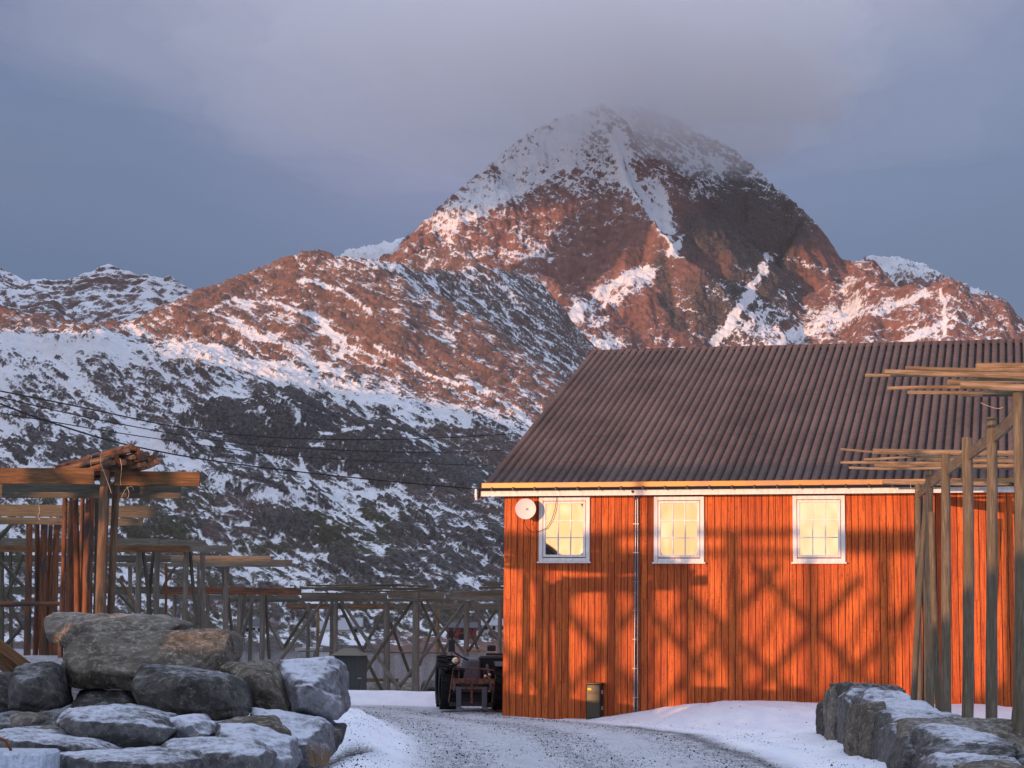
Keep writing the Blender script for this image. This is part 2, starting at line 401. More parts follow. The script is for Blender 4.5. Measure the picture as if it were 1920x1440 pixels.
snow = snow+strokes(X, Y, Z, [
    ([(1285, 440), (1230, 500), (1160, 522), (1120, 548)], 10, .40), ([(1215, 508), (1170, 548), (1110, 562), (1060, 604)], 15, .28),
    ([(1445, 478), (1425, 520), (1400, 560), (1370, 610), (1350, 632)], 8, .75), ([(1455, 470), (1500, 482), (1560, 500)], 7, .35),
    ([(1480, 642), (1560, 600), (1620, 575), (1600, 540)], 22, .30), ([(1650, 582), (1700, 562), (1745, 545)], 8, .38), ([(1700, 640), (1780, 600)], 5, .4), ([(1776, 540), (1780, 620)], 3, .5),
    ([(1150, 240), (1185, 330), (1235, 405), (1280, 470)], 12, .40), ([(1290, 290), (1350, 305), (1310, 350)], 22, .22), ([(1230, 340), (1260, 420)], 14, .3),
    ([(1320, 420), (1400, 400), (1460, 430)], 46, -.42), ([(1300, 500), (1335, 590)], 22, -.25), ([(1190, 440), (1150, 480), (1060, 500)], 38, -.22), ([(1500, 430), (1565, 475)], 22, -.38),
    ([(1240, 480), (1252, 560), (1272, 610)], 13, -.40), ([(1340, 540), (1400, 500), (1430, 580)], 30, .16), ([(1420, 600), (1480, 560)], 26, .14), ([(1100, 205), (1000, 290), (900, 360), (820, 412)], 26, .26), ([(1080, 280), (960, 350), (860, 410)], 10, .25),
    ([(850, 440), (960, 470), (1020, 460)], 16, .12), ([(1120, 640), (1160, 660)], 14, .35), ([(1180, 600), (1210, 570), (1200, 620)], 20, -.25)])
dark = strokes(X, Y, Z, [([(1240, 480), (1252, 560), (1272, 610)], 12, 1.0), ([(1320, 430), (1400, 410), (1440, 440), (1400, 560), (1330, 560)], 52, 1.1), ([(1320, 300), (1440, 340), (1500, 400)], 50, .9), ([(1350, 620), (1430, 610), (1480, 560)], 40, .8), ([(1130, 250), (1145, 330)], 18, .5)])  # shade of the gully and right wall put into the rock tone
back = sst(Y, 3430, 3520)*(Z < 800)
snow = snow+.14*back
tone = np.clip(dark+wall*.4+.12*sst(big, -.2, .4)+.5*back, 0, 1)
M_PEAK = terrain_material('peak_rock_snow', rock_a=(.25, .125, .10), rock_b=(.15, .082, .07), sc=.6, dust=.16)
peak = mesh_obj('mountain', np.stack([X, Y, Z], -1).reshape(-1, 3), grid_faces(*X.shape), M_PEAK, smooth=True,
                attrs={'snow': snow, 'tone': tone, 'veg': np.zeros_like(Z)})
tag(peak, kind='structure')

# --- far range on the left -------------------------------------------------------
ys = np.arange(2500, 3300, 3.2)
X, Y = polar_grid(-160, 520, 2.6, ys)
Z = seg_ridges(X+fbm(X/90, Y/90, 505, 4)*14, Y, [
    ([(-200, 450, 3050), (-60, 470, 3050), (0, 490, 3000), (60, 516, 2980), (130, 520, 2980), (200, 500, 2980), (270, 510, 2960), (318, 515, 2950), (338, 540, 2940), (400, 600, 2900), (480, 640, 2850)], .7, .62, 6),
    ([(60, 516, 2980), (90, 560, 2850), (100, 600, 2700)], .7, .7, 8),
    ([(270, 510, 2960), (290, 570, 2800), (300, 620, 2650)], .7, .7, 8),
])
Z = np.maximum(Z, 60)
Z = rocky(X, Y, Z, 531, amp=1.1, dip=(.2, .1), P=(22, 9), strength=.3, fold=80)+fbm(X/7, Y/7, 577, 3, .6)*1.2
zx, zy = slope_of(X, Y, Z); g = np.sqrt(zx*zx+zy*zy)
snow = .52-.40*(g-.75)+.2*fbm(X/120, Y/120, 511, 4)+.25*fbm(X/26, Y/26, 514, 4, .6)
far = mesh_obj('far_mountains', np.stack([X, Y, Z], -1).reshape(-1, 3), grid_faces(*X.shape), M_PEAK, smooth=True,
               attrs={'snow': snow, 'tone': np.full_like(Z, .6), 'veg': np.zeros_like(Z)})
tag(far, kind='structure')

# --- the ridge behind the viewer's left shoulder that keeps the bay in shade ------
def side_ridge():
    cr = [(-640, -700, 100), (-700, -300, 178), (-800, 0, 232), (-900, 230, 275), (-950, 333, 280), (-1000, 432, 308), (-1050, 550, 311), (-1120, 800, 315),
          (-1250, 1233, 400), (-1500, 1400, 650), (-1800, 1500, 830), (-2200, 1670, 950)]
    cr = np.array(cr, dtype=float)
    n = 160; s = np.linspace(0, len(cr)-1, n)
    P = np.stack([np.interp(s, range(len(cr)), cr[:, i]) for i in range(3)], 1)
    tn = np.gradient(P[:, :2], axis=0); tn /= np.linalg.norm(tn, axis=1)[:, None]
    nr = np.stack([tn[:, 1], -tn[:, 0]], 1)     # towards the right
    offs = np.linspace(-1.6, 1.05, 40)
    V = []
    for o in offs:
        zz = P[:, 2]*(1-np.abs(o)/ (1.6 if o < 0 else 1.05))**.9 - 2
        q = P[:, :2]+nr*(o*P[:, 2:3]*(1.4 if o < 0 else 1.25))
        nz = fbm(q[:, 0]/120, q[:, 1]/120, 600, 4)*14*(1-np.abs(o)/1.6)*(0 if abs(o) < .05 else 1)
        V.append(np.column_stack([q, zz+nz]))
    V = np.array(V)
    o = mesh_obj('side_hills', V.reshape(-1, 3), grid_faces(*V.shape[:2]), M_HILL, smooth=True,
                 attrs={'snow': .55+.25*fbm(V[..., 0]/60, V[..., 1]/60, 610, 4), 'tone': np.full(V.shape[:2], .5), 'veg': np.zeros(V.shape[:2])})
    tag(o, kind='structure')
side_ridge()
# ------------------------------------------------------------------ water
SEA = -2.2
m, t, b = principled('sea_water', (.02, .03, .045), .07, spec=.4)
co = t.coord('Object', (1, 2.2, 1))
h = t.math('ADD', t.noise(.9, 4, .6, co), t.math('MULTIPLY', t.noise(.12, 3, .5, co), 1.2))
t.put(b.inputs['Normal'], t.bump(h, .30, .35))
M_SEA = m
sea = mesh_obj('sea', [(-2500, -1500, SEA), (2500, -1500, SEA), (2500, 5200, SEA), (-2500, 5200, SEA)], [(0, 1, 2, 3)], m)
tag(sea, kind='structure')
# ------------------------------------------------------------------ ground around the barn
BA = R(14.3)
BO = Vector((at(943, 1335, 44).x, 44.0, 0.0))          # left front corner of the barn
ba = Vector((math.cos(BA), -math.sin(BA), 0)); bb = Vector((math.sin(BA), math.cos(BA), 0))
def wall_s(u, off=0.0):
    """distance along the barn front at azimuth u (off = metres in front of the wall)"""
    k = (u-960)/FPX
    o = BO-bb*off
    return (k*o.y-o.x)/(ba.x-k*ba.y)
def road_left(Y):  return np.interp(Y, [-50, 10, 25.5, 30.7, 36, 42, 47, 50, 70], [-1.2, -1.2, -1.35, -1.6, -2.15, -2.9, -4.6, -9, -30])
def road_right(Y): return np.interp(Y, [-50, 10, 25, 29, 36, 39.5, 42, 43.2, 60], [3.9, 3.9, 3.9, 3.8, 3.55, 2.7, 1.6, .4, .4])
def ground(X, Y):
    X = np.asarray(X, dtype=np.float64); Y = np.asarray(Y, dtype=np.float64)
    n1 = fbm(X/3.1, Y/3.1, 41, 4); n2 = fbm(X/.55, Y/.75, 43, 4, .6)
    dl = road_left(Y)-X; dr = X-road_right(Y)          # >0 outside the road
    z = .02*n1
    edge = np.minimum(sst(-dl, -.1, .6), sst(-dr, -.1, .6))
    z += (1-edge)*(.05*n1+.035*n2)
    # ruts on the packed road
    z += edge*(-.012*np.cos((X-road_left(Y))*2.6)+.006*n2)
    # left bank and the snow rim along it
    z += .20*np.exp(-((dl-.55-.25*n1)/.40)**2)*sst(Y, 22, 27)*(1-sst(Y, 49, 54))
    z -= .30*np.exp(-((X+2.35)/.42)**2-((Y-27.6)/1.6)**2)
    # far berm
    z += .26*sst(Y, 50.3, 51.6)*(1-sst(Y, 53.5, 57))*sst(X, -12, -4.5)*(1+.4*n1)
    # snow piled against the wall on the right
    wd = (BO.y+(X-BO.x)*(-math.tan(BA)))-Y
    z += sst(dr, 0, 2.6)*(.12+.30*(1-sst(wd, .3, 5.0)))*(1+.25*n1)*sst(X, 1.2, 5.0)
    # raised ground under the racks on the left
    pe = -.139*Y-X
    z += 1.25*sst(pe, -.6, 1.6)*sst(Y, 24.5, 31)*(1-sst(Y, 62, 66))
    z += .62*np.exp(-((X+3.95)/1.5)**2-((Y-33.5)/2.4)**2)*(1+.3*n2)
    z += -.12*sst(Y, 55, 60)
    # shore drop
    z += -4.2*sst(Y, 65.5, 72)
    z += 2.75*np.exp(-((X+10.4)/1.9)**2-((Y-20.6)/1.7)**2)  # unseen mound added on the left to shade the boulder pile
    # unseen bank behind the viewer, crest shaped to shade racks and foreground
    d = .602*X+.799*Y+22.6
    pl = .799*X-.602*Y                                  # position across the sun's rays
    z += (4.55+.30*fbm(X/9, Y/9, 47, 3)+1.9*sst(pl, -18.6, -15)+(2.5+1.2*fbm(X/4, Y/4, 48, 3))*sst(-pl, 26.9, 28.6)+1.9*sst(-pl, 32.5, 36))*np.exp(-(d/7.5)**2)*(1-sst(X, 25, 60))
    return z
def gz(x, y): return float(ground(np.array([x]), np.array([y]))[0])
xs = np.concatenate([-np.geomspace(420, 13.2, 46), np.arange(-13, 12, .075), np.geomspace(12.1, 420, 46)])
ys = np.concatenate([np.linspace(-420, -70, 24), np.arange(-65, 18, 2.2), np.arange(19, 48, .085), np.arange(48, 75, .16), np.linspace(76, 130, 10)])
Xg, Yg = np.meshgrid(xs, ys)
Zg = ground(Xg, Yg)
dl = road_left(Yg)-Xg; dr = Xg-road_right(Yg)
road = np.minimum(sst(-dl, -.15, .5), sst(-dr, -.25, .35))
road = road*(1-sst(Yg, 49.9, 50.7))
wet = .62*np.exp(-((dr+.35-.25*fbm(Xg/.9, Yg/2, 49, 4, .6))/.30)**2)*sst(Yg, 25, 27)*(1-sst(Yg, 39, 42))
wet = np.maximum(wet, np.exp(-((Xg+2.35)/.55)**2-((Yg-27.6)/1.9)**2)*1.2)
gravel = sst(-.139*Yg-Xg, -.9, .6)*sst(Yg, 24, 29)*.75
wet = np.maximum(wet, sst(Yg, 57, 62)*.8)
ct_ = (road_left(Yg)+road_right(Yg))/2
rel = (Xg-ct_)/((road_right(Yg)-road_left(Yg))/2)
trk = fbm(rel*5.5, Yg/14, 52, 4, .6)*1.1+.45*np.cos(rel*9)
m, t, b = principled('snowy_ground', rough=.8, spec=.25)
co = t.coord('Object')
grit = t.node('ShaderNodeTexVoronoi', {'Vector': co, 'Scale': 16.0, 'Randomness': 1.0}, 'Distance')
rnd = t.noise(26, 3, .7, co); mid = t.noise(2.2, 5, .6, t.coord('Object', (1, .45, 1))); fine = t.noise(60, 2, .6, co)
g1 = t.math('MULTIPLY', t.ramp(rnd, .50, .60), t.ramp(mid, .35, .66))
gr2 = t.ramp(grit, .0, .22, 1, 0)
spk = t.math('MULTIPLY', gr2, t.ramp(t.noise(3.3, 4, .6, co), .46, .62))
snowc = t.mix(t.ramp(mid, .3, .7), (.74, .79, .90), (.86, .88, .93))
roadc = t.mix(t.ramp(mid, .30, .70), (.46, .485, .53), (.66, .69, .74))
tk = t.math('MULTIPLY', t.attr('trk'), .5)
pt = t.noise(7, 5, .72, t.coord('Object', (1, .30, 1)))
roadc = t.mix(t.math('MULTIPLY', t.ramp(t.math('ADD', pt, t.math('MULTIPLY', tk, .30)), .48, .66), .62), roadc, (.20, .21, .23))
roadc = t.mix(t.math('MULTIPLY', g1, .6), roadc, (.10, .10, .105))
roadc = t.mix(t.math('MULTIPLY', t.ramp(fine, .5, .62), .35), roadc, (.12, .12, .125))
snowc = t.mix(t.math('MULTIPLY', spk, .8), snowc, (.10, .095, .09))
col = t.mix(t.attr('road'), snowc, roadc)
dark = t.mix(t.ramp(rnd, .42, .60), (.022, .023, .026), (.09, .09, .095))
wf = t.ramp(t.math('ADD', t.attr('wet'), t.math('MULTIPLY', t.math('SUBTRACT', rnd, .5), 1.1)), .35, .75)
col = t.mix(wf, col, dark)
gcol = t.mix(t.ramp(t.noise(9, 5, .7, co), .42, .6), (.06, .055, .05), (.28, .28, .30))
col = t.mix(t.attr('gravel'), col, gcol)
t.put(b.inputs['Base Color'], col)
hgt = t.math('ADD', t.math('MULTIPLY', rnd, .5), t.math('ADD', t.math('MULTIPLY', fine, .35), t.math('MULTIPLY', mid, 1.4)))
t.put(b.inputs['Normal'], t.bump(hgt, .7, .035))
M_GROUND = m
g = mesh_obj('ground', np.stack([Xg, Yg, Zg], -1).reshape(-1, 3), grid_faces(*Xg.shape), m, smooth=True, attrs={'road': road, 'wet': wet, 'gravel': gravel, 'trk': trk})
tag(g, kind='structure')

# loose grit and pebbles on the packed snow (nobody could count them)
def pebbles(n, seed):
    rs = np.random.default_rng(seed)
    y = 24+(rs.random(n)**1.25)*26; xl = road_left(y); xr = road_right(y)
    x = xl-.9+rs.random(n)*(xr-xl+1.6+5.0*(rs.random(n) < .25))
    den = fbm(x/1.2, y/3.5, 71, 3)+.5*np.cos((x-(xl+xr)/2)/(xr-xl)*18); keep = den > rs.uniform(-.6, .5, n)
    x, y = x[keep], y[keep]; k = len(x)
    r = rs.uniform(.004, .009, k)*(1+1.2*(rs.random(k) < .06)); z = ground(x, y)+r*.2
    base = np.array([(1, 0, 0), (-1, 0, 0), (0, 1, 0), (0, -1, 0), (0, 0, 1.0), (0, 0, -1)], dtype=np.float64)
    V = base[None]*r[:, None, None]*rs.uniform(.7, 1.4, (k, 6, 1)); a = rs.uniform(0, 6.28, k)
    c, s_ = np.cos(a)[:, None], np.sin(a)[:, None]
    V = np.stack([V[..., 0]*c-V[..., 1]*s_, V[..., 0]*s_+V[..., 1]*c, V[..., 2]], -1)+np.stack([x, y, z], -1)[:, None]
    F = np.array([(0, 2, 4), (2, 1, 4), (1, 3, 4), (3, 0, 4), (2, 0, 5), (1, 2, 5), (3, 1, 5), (0, 3, 5)])
    F = (F[None]+np.arange(k)[:, None, None]*6).reshape(-1, 3)
    return V.reshape(-1, 3), F
M_PEB, _, _ = principled('dark_grit', (.045, .045, .048), .85)
v_, f_ = pebbles(20000, 5)
tag(mesh_obj('gravel', v_, f_, M_PEB), kind='stuff')
# ------------------------------------------------------------------ building helpers
def bm_box(bm, lo, hi):
    x0, y0, z0 = lo; x1, y1, z1 = hi
    v = [bm.verts.new(p) for p in ((x0, y0, z0), (x1, y0, z0), (x1, y1, z0), (x0, y1, z0), (x0, y0, z1), (x1, y0, z1), (x1, y1, z1), (x0, y1, z1))]
    for f in ((0, 3, 2, 1), (4, 5, 6, 7), (0, 1, 5, 4), (1, 2, 6, 5), (2, 3, 7, 6), (3, 0, 4, 7)): bm.faces.new([v[i] for i in f])
    return v
def bm_tube(bm, pts, r, n=8, r1=None, cap=True):
    pts = [Vector(p) for p in pts]; rings = []
    for i, p in enumerate(pts):
        d = (pts[min(i+1, len(pts)-1)]-pts[max(i-1, 0)]).normalized()
        a = d.cross(Vector((0, 0, 1)))
        if a.length < .05: a = d.cross(Vector((1, 0, 0)))
        a.normalize(); c = d.cross(a)
        rr = r if r1 is None else r+(r1-r)*i/(len(pts)-1)
        rings.append([bm.verts.new(p+(a*math.cos(2*math.pi*k/n)+c*math.sin(2*math.pi*k/n))*rr) for k in range(n)])
    for A, B_ in zip(rings[:-1], rings[1:]):
        for k in range(n): bm.faces.new((A[k], A[(k+1) % n], B_[(k+1) % n], B_[k]))
    if cap: bm.faces.new(rings[0][::-1]); bm.faces.new(rings[-1])
    return rings
def bm_obj(name, bm, mat, parent=None, smooth=False, bevel=0.0, loc=None):
    if bevel: bmesh.ops.bevel(bm, geom=bm.edges[:], offset=bevel, segments=1, affect='EDGES', clamp_overlap=True)
    bmesh.ops.recalc_face_normals(bm, faces=bm.faces)
    me = bpy.data.meshes.new(name); bm.to_mesh(me); bm.free()
    if smooth:
        me.polygons.foreach_set('use_smooth', np.ones(len(me.polygons), dtype=bool))
        try: me.set_sharp_from_angle(angle=R(40))
        except Exception: pass
    if mat: me.materials.append(mat)
    o = bpy.data.objects.new(name, me); C.objects.link(o)
    if parent: o.parent = parent
    if loc is not None: o.location = loc
    return o
def boxes(name, lst, mat, parent, bevel=0.0):
    bm = bmesh.new()
    for lo, hi in lst: bm_box(bm, lo, hi)
    return bm_obj(name, bm, mat, parent, bevel=bevel)

# ------------------------------------------------------------------ barn materials
m, t, b = principled('red_stained_boards', rough=.62, spec=.25)
co = t.coord('Object')
bv = t.attr('bv')
off = t.node('ShaderNodeCombineXYZ', {0: t.math('MULTIPLY', bv, 37.0), 1: 0, 2: t.math('MULTIPLY', bv, 91.0)})
cv = t.node('ShaderNodeVectorMath', {0: co, 1: off}, operation='ADD')
gr = t.noise(1.0, 6, .65, t.node('ShaderNodeMapping', {'Vector': cv, 'Scale': (38, 20, 1.6)}))
kn = t.noise(1.0, 4, .6, t.node('ShaderNodeMapping', {'Vector': cv, 'Scale': (16, 10, 7)}))
sp = t.noise(60, 2, .6, cv)
c1 = t.mix(t.ramp(gr, .34, .62), (.27, .044, .011), (.62, .142, .026))
c1 = t.mix(t.math('MULTIPLY', t.ramp(kn, .56, .72), .6), c1, (.20, .030, .010))
c1 = t.mix(t.math('MULTIPLY', t.ramp(sp, .56, .70), .6), c1, (.72, .24, .07))
c1 = t.mix(t.math('MULTIPLY', t.math('POWER', bv, 2.0), .55), c1, (.24, .034, .012))
t.put(b.inputs['Base Color'], c1)
t.put(b.inputs['Normal'], t.bump(t.math('ADD', gr, t.math('MULTIPLY', kn, .5)), .5, .006))
M_BOARD = m
M_DARKGAP, _, _ = principled('dark_gap', (.02, .006, .004), .9)
m, t, b = principled('white_painted_wood', (.78, .76, .72), .45, spec=.35)
n_ = t.noise(14, 4, .6, t.coord('Object', (1, 1, .3)))
t.put(b.inputs['Base Color'], t.mix(t.ramp(n_, .35, .75), (.80, .78, .75), (.64, .62, .58)))
M_WHITE = m
m, t, b = principled('galvanised_steel', (.42, .43, .45), .38, metal=.85)
n_ = t.noise(9, 5, .6, t.coord('Object', (1, 1, .4)))
t.put(b.inputs['Base Color'], t.mix(t.ramp(n_, .3, .7), (.20, .21, .235), (.32, .33, .35)))
t.put(b.inputs['Roughness'], t.ramp(n_, .2, .8, .28, .5))
M_GALV = m
m, t, b = principled('roof_sheet', rough=.62, spec=.12)
co = t.coord('Object')
n1 = t.noise(.9, 5, .6, t.coord('Object', (1, .35, 1))); n2 = t.noise(14, 4, .6, t.coord('Object', (1, .25, 1)))
pan = t.node('ShaderNodeTexWhiteNoise', {'W': t.math('FLOOR', t.math('MULTIPLY', t.node('ShaderNodeSeparateXYZ', {0: co}, 0), .95))}, 0, noise_dimensions='1D')
c1 = t.mix(t.ramp(n1, .3, .7), (.072, .046, .038), (.135, .086, .071))
c1 = t.mix(t.math('MULTIPLY', pan, .35), c1, (.18, .125, .11))
c1 = t.mix(t.math('MULTIPLY', t.ramp(n2, .55, .7), .5), c1, (.07, .055, .055))
yy_ = t.node('ShaderNodeSeparateXYZ', {0: co}, 1)
lap = t.ramp(t.math('FRACT', t.math('MULTIPLY', t.math('ADD', yy_, t.math('MULTIPLY', pan, .04)), .31)), .0, .012, 1, 0)
c1 = t.mix(t.math('MULTIPLY', lap, .6), c1, (.03, .022, .02))
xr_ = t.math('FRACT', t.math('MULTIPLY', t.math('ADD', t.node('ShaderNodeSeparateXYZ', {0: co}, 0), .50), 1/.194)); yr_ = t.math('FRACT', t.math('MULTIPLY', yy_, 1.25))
c1 = t.mix(t.math('MULTIPLY', t.math('LESS_THAN', xr_, .30), t.ramp(n1, .25, .6, .55, .80)), c1, (.016, .013, .014))      # shade of the rib valleys put into the colour
scr = t.math('MULTIPLY', t.math('LESS_THAN', t.math('ABSOLUTE', t.math('SUBTRACT', xr_, .58)), .06), t.math('LESS_THAN', yr_, .055))
c1 = t.mix(t.math('MULTIPLY', scr, .75), c1, (.03, .025, .028))
t.put(b.inputs['Base Color'], c1); t.put(b.inputs['Roughness'], t.ramp(n2, .3, .7, .55, .75))
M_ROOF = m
m, t, b = principled('brass_brown_flashing', (.55, .30, .10), .42, metal=.35, spec=.5)
n_ = t.noise(1.3, 4, .6, t.coord('Object', (1, 1, 1)))
t.put(b.inputs['Base Color'], t.mix(t.ramp(n_, .4, .6), (.42, .21, .06), (.27, .17, .09)))
M_FLASH = m
M_BLACK, _, _ = principled('black_painted_metal', (.012, .011, .011), .45, spec=.4)
m, t, b = principled('window_glass', (.03, .035, .04), .02, metal=0, spec=1.0)
b.inputs['IOR'].default_value = 2.8
n_ = t.noise(1.1, 2, .5, t.coord('Object'))
t.put(b.inputs['Normal'], t.bump(n_, .015, .05))
M_GLASS = m
M_CABLE, _, _ = principled('black_cable', (.012, .012, .013), .6)

# ------------------------------------------------------------------ barn
barn = thing('barn', 'long red board-clad barn with a dark ribbed metal roof', 'barn', BO, -BA)
BL, BD, EZ = 17.0, 22.4, 4.88       # length, depth, wall height
RIDGE = 4.56                        # rise of the ridge over the eave
bm = bmesh.new(); bvl = bm.verts.layers.float.new('bv')
r2 = random.Random(3); x = 0.0; BW = .1455
while x < BL:
    cuts = [-.35]
    if r2.random() < .55: cuts.append(r2.choice((1.9, 2.55, 3.35, 4.0))+r2.uniform(-.02, .02))
    cuts.append(EZ)
    for z0, z1 in zip(cuts[:-1], cuts[1:]):
        q = r2.random(); dy = r2.uniform(-.002, .002)
        for v in bm_box(bm, (x+.0065, -.022+dy, z0+(.003 if z0 > 0 else 0)), (x+BW-.0065, .0, z1)): v[bvl] = q
    x += BW
wall = bm_obj('wall', bm, M_BOARD, barn)
# gable boards on the left end
bm = bmesh.new(); bvl = bm.verts.layers.float.new('bv'); y = 0.03
while y < BD:
    q = r2.random(); zt = EZ+RIDGE*(1-abs((y+.07)/(BD/2)-1))-.05
    for v in bm_box(bm, (-.022, y+.006, -.35), (0, y+BW-.006, zt)): v[bvl] = q
    y += BW
bm_obj('gable_wall', bm, M_BOARD, barn)
bm = bmesh.new()
pr = [(0.002, -.35), (BD, -.35), (BD, EZ), (BD/2, EZ+RIDGE-.12), (0.002, EZ)]
a_ = [bm.verts.new((.004, y, z)) for y, z in pr]; b_ = [bm.verts.new((BL, y, z)) for y, z in pr]
bm.faces.new(a_); bm.faces.new(b_[::-1])
for k in range(5): bm.faces.new((a_[k], b_[k], b_[(k+1) % 5], a_[(k+1) % 5]))
bm_obj('inner_wall', bm, M_DARKGAP, barn)
# roof: trapezoidal ribs running from ridge to eave
OH, OL = .36, .50
prof = []; x = -OL; P_ = .194
while x < BL:
    prof += [(x, 0), (x+.052, 0), (x+.060, .078), (x+.186, .078)]; x += P_
def roof_side(sgn):
    run = BD/2; sl = RIDGE/run
    y0 = -OH if sgn > 0 else BD+OH; z0 = EZ+.17-OH*sl
    rows = []
    for k, yy in enumerate(np.linspace(y0, BD/2, 7)):
        zz = EZ+.17+sl*(run-abs(yy-run))
        lap = 0
        rows.append([(px, yy, zz+pz) for px, pz in prof])
    V = np.array(rows).reshape(-1, 3); F = grid_faces(7, len(prof))
    return V, F
Va, Fa = roof_side(1); Vb, Fb = roof_side(-1)
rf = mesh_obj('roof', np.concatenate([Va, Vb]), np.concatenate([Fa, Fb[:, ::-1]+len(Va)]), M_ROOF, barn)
sl = RIDGE/(BD/2); zr = EZ+.17+RIDGE
bm = bmesh.new()
for s_ in (-1, 1):
    q = [(-OL-.02, BD/2, zr+.10), (BL, BD/2, zr+.10), (BL, BD/2+s_*.20, zr+.055-.2*sl), (-OL-.02, BD/2+s_*.20, zr+.055-.2*sl)]
    vv = [bm.verts.new(p) for p in q]; bm.faces.new(vv if s_ < 0 else vv[::-1])
    q2 = [(-OL-.02, BD/2+s_*.201, zr+.055-.2*sl), (BL, BD/2+s_*.201, zr+.055-.2*sl), (BL, BD/2+s_*.201, zr+.02-.2*sl), (-OL-.02, BD/2+s_*.201, zr+.02-.2*sl)]
    vv = [bm.verts.new(p) for p in q2]; bm.faces.new(vv)
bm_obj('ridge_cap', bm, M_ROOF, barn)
# deck under the sheet, barge boards
def slab(y0, y1, top, th, x0, x1):
    bm = bmesh.new(); run = BD/2
    f = lambda y: EZ+top+sl*(run-abs(y-run))
    q = [(x0, y0, f(y0)-th), (x0, y0, f(y0)), (x0, y1, f(y1)), (x0, y1, f(y1)-th)]
    A = [bm.verts.new(p) for p in q]; B2 = [bm.verts.new((x1, p[1], p[2])) for p in q]
    bm.faces.new(A[::-1]); bm.faces.new(B2)
    for k in range(4): bm.faces.new((A[k], A[(k+1) % 4], B2[(k+1) % 4], B2[k]))
    return bm
bm_obj('roof_deck', slab(-OH+.03, BD/2, .150, .10, -OL+.05, BL-.05), M_BLACK, barn)
bm_obj('roof_deck', slab(BD/2+.004, BD+OH-.03, .150, .10, -OL+.05, BL-.05), M_BLACK, barn)
bm_obj('bargeboard', slab(-OH-.02, BD/2, .165, .17, -OL-.012, -OL+.045), M_BLACK, barn)
bm_obj('bargeboard', slab(BD/2+.004, BD+OH, .165, .17, -OL-.012, -OL+.045), M_BLACK, barn)
# eave: lit flashing, black gutter with brackets, white fascia board
ez = EZ+.03
boxes('eave_flashing', [((-OL+.06, -OH-.015, ez+.045), (BL, -OH-.003, ez+.160))], M_FLASH, barn)
bm = bmesh.new()
n = 7; yc, zc_ = -OH-.075, ez+.045
rg = []
for xx in (-OL+.0, BL):
    rg.append([bm.verts.new((xx, yc-.058*math.cos(math.pi*k/n), zc_-.062*math.sin(math.pi*k/n))) for k in range(n+1)])
    rg.append([bm.verts.new((xx, yc-.050*math.cos(math.pi*k/n), zc_-.054*math.sin(math.pi*k/n))) for k in range(n+1)])
for k in range(n):
    bm.faces.new((rg[0][k], rg[0][k+1], rg[2][k+1], rg[2][k])); bm.faces.new((rg[1][k], rg[3][k], rg[3][k+1], rg[1][k+1]))
bm.faces.new(rg[0])
for k in (0, n): bm.faces.new((rg[0][k], rg[1][k], rg[3][k], rg[2][k]))
gut = bm_obj('gutter', bm, M_BLACK, barn, smooth=True)
xx = -.2
while xx < BL:
    boxes('gutter_bracket', [((xx, yc-.066, zc_-.072), (xx+.03, yc-.058, zc_+.014)), ((xx, yc-.066, zc_+.004), (xx+.03, yc+.06, zc_+.014))], M_BLACK, gut); xx += .48
boxes('fascia', [((-OL-.02, -OH-.012, ez-.130), (BL, -OH+.022, ez-.012))], M_WHITE, barn)
boxes('soffit', [((-OL, -OH+.024, ez-.100), (BL, -.026, ez-.075))], M_WHITE, barn)
boxes('barge_end', [((-OL-.065, -OH-.14, ez-.155), (-OL-.022, -OH+.05, ez+.02)), ((-OL-.060, -OH-.10, ez-.215), (-OL-.026, -OH+.03, ez-.158))], M_WHITE, barn)
# downspout: two pipes side by side joined by clamps
sx = wall_s(1196, .06)
bm = bmesh.new(); bm_tube(bm, [(sx-.026, -.075, -.2), (sx-.026, -.075, 4.70), (sx-.026, -OH-.05, 4.86)], .026, 12)
dsp = bm_obj('downspout', bm, M_GALV, barn, smooth=True)
bm = bmesh.new(); bm_tube(bm, [(sx+.034, -.066, -.2), (sx+.030, -.066, 4.78)], .019, 12); bm_obj('downspout', bm, M_GALV, barn, smooth=True)
for zz in np.arange(.45, 4.6, .62):
    boxes('clamp', [((sx-.07, -.112, zz), (sx+.064, -.022, zz+.012))], M_GALV, dsp)

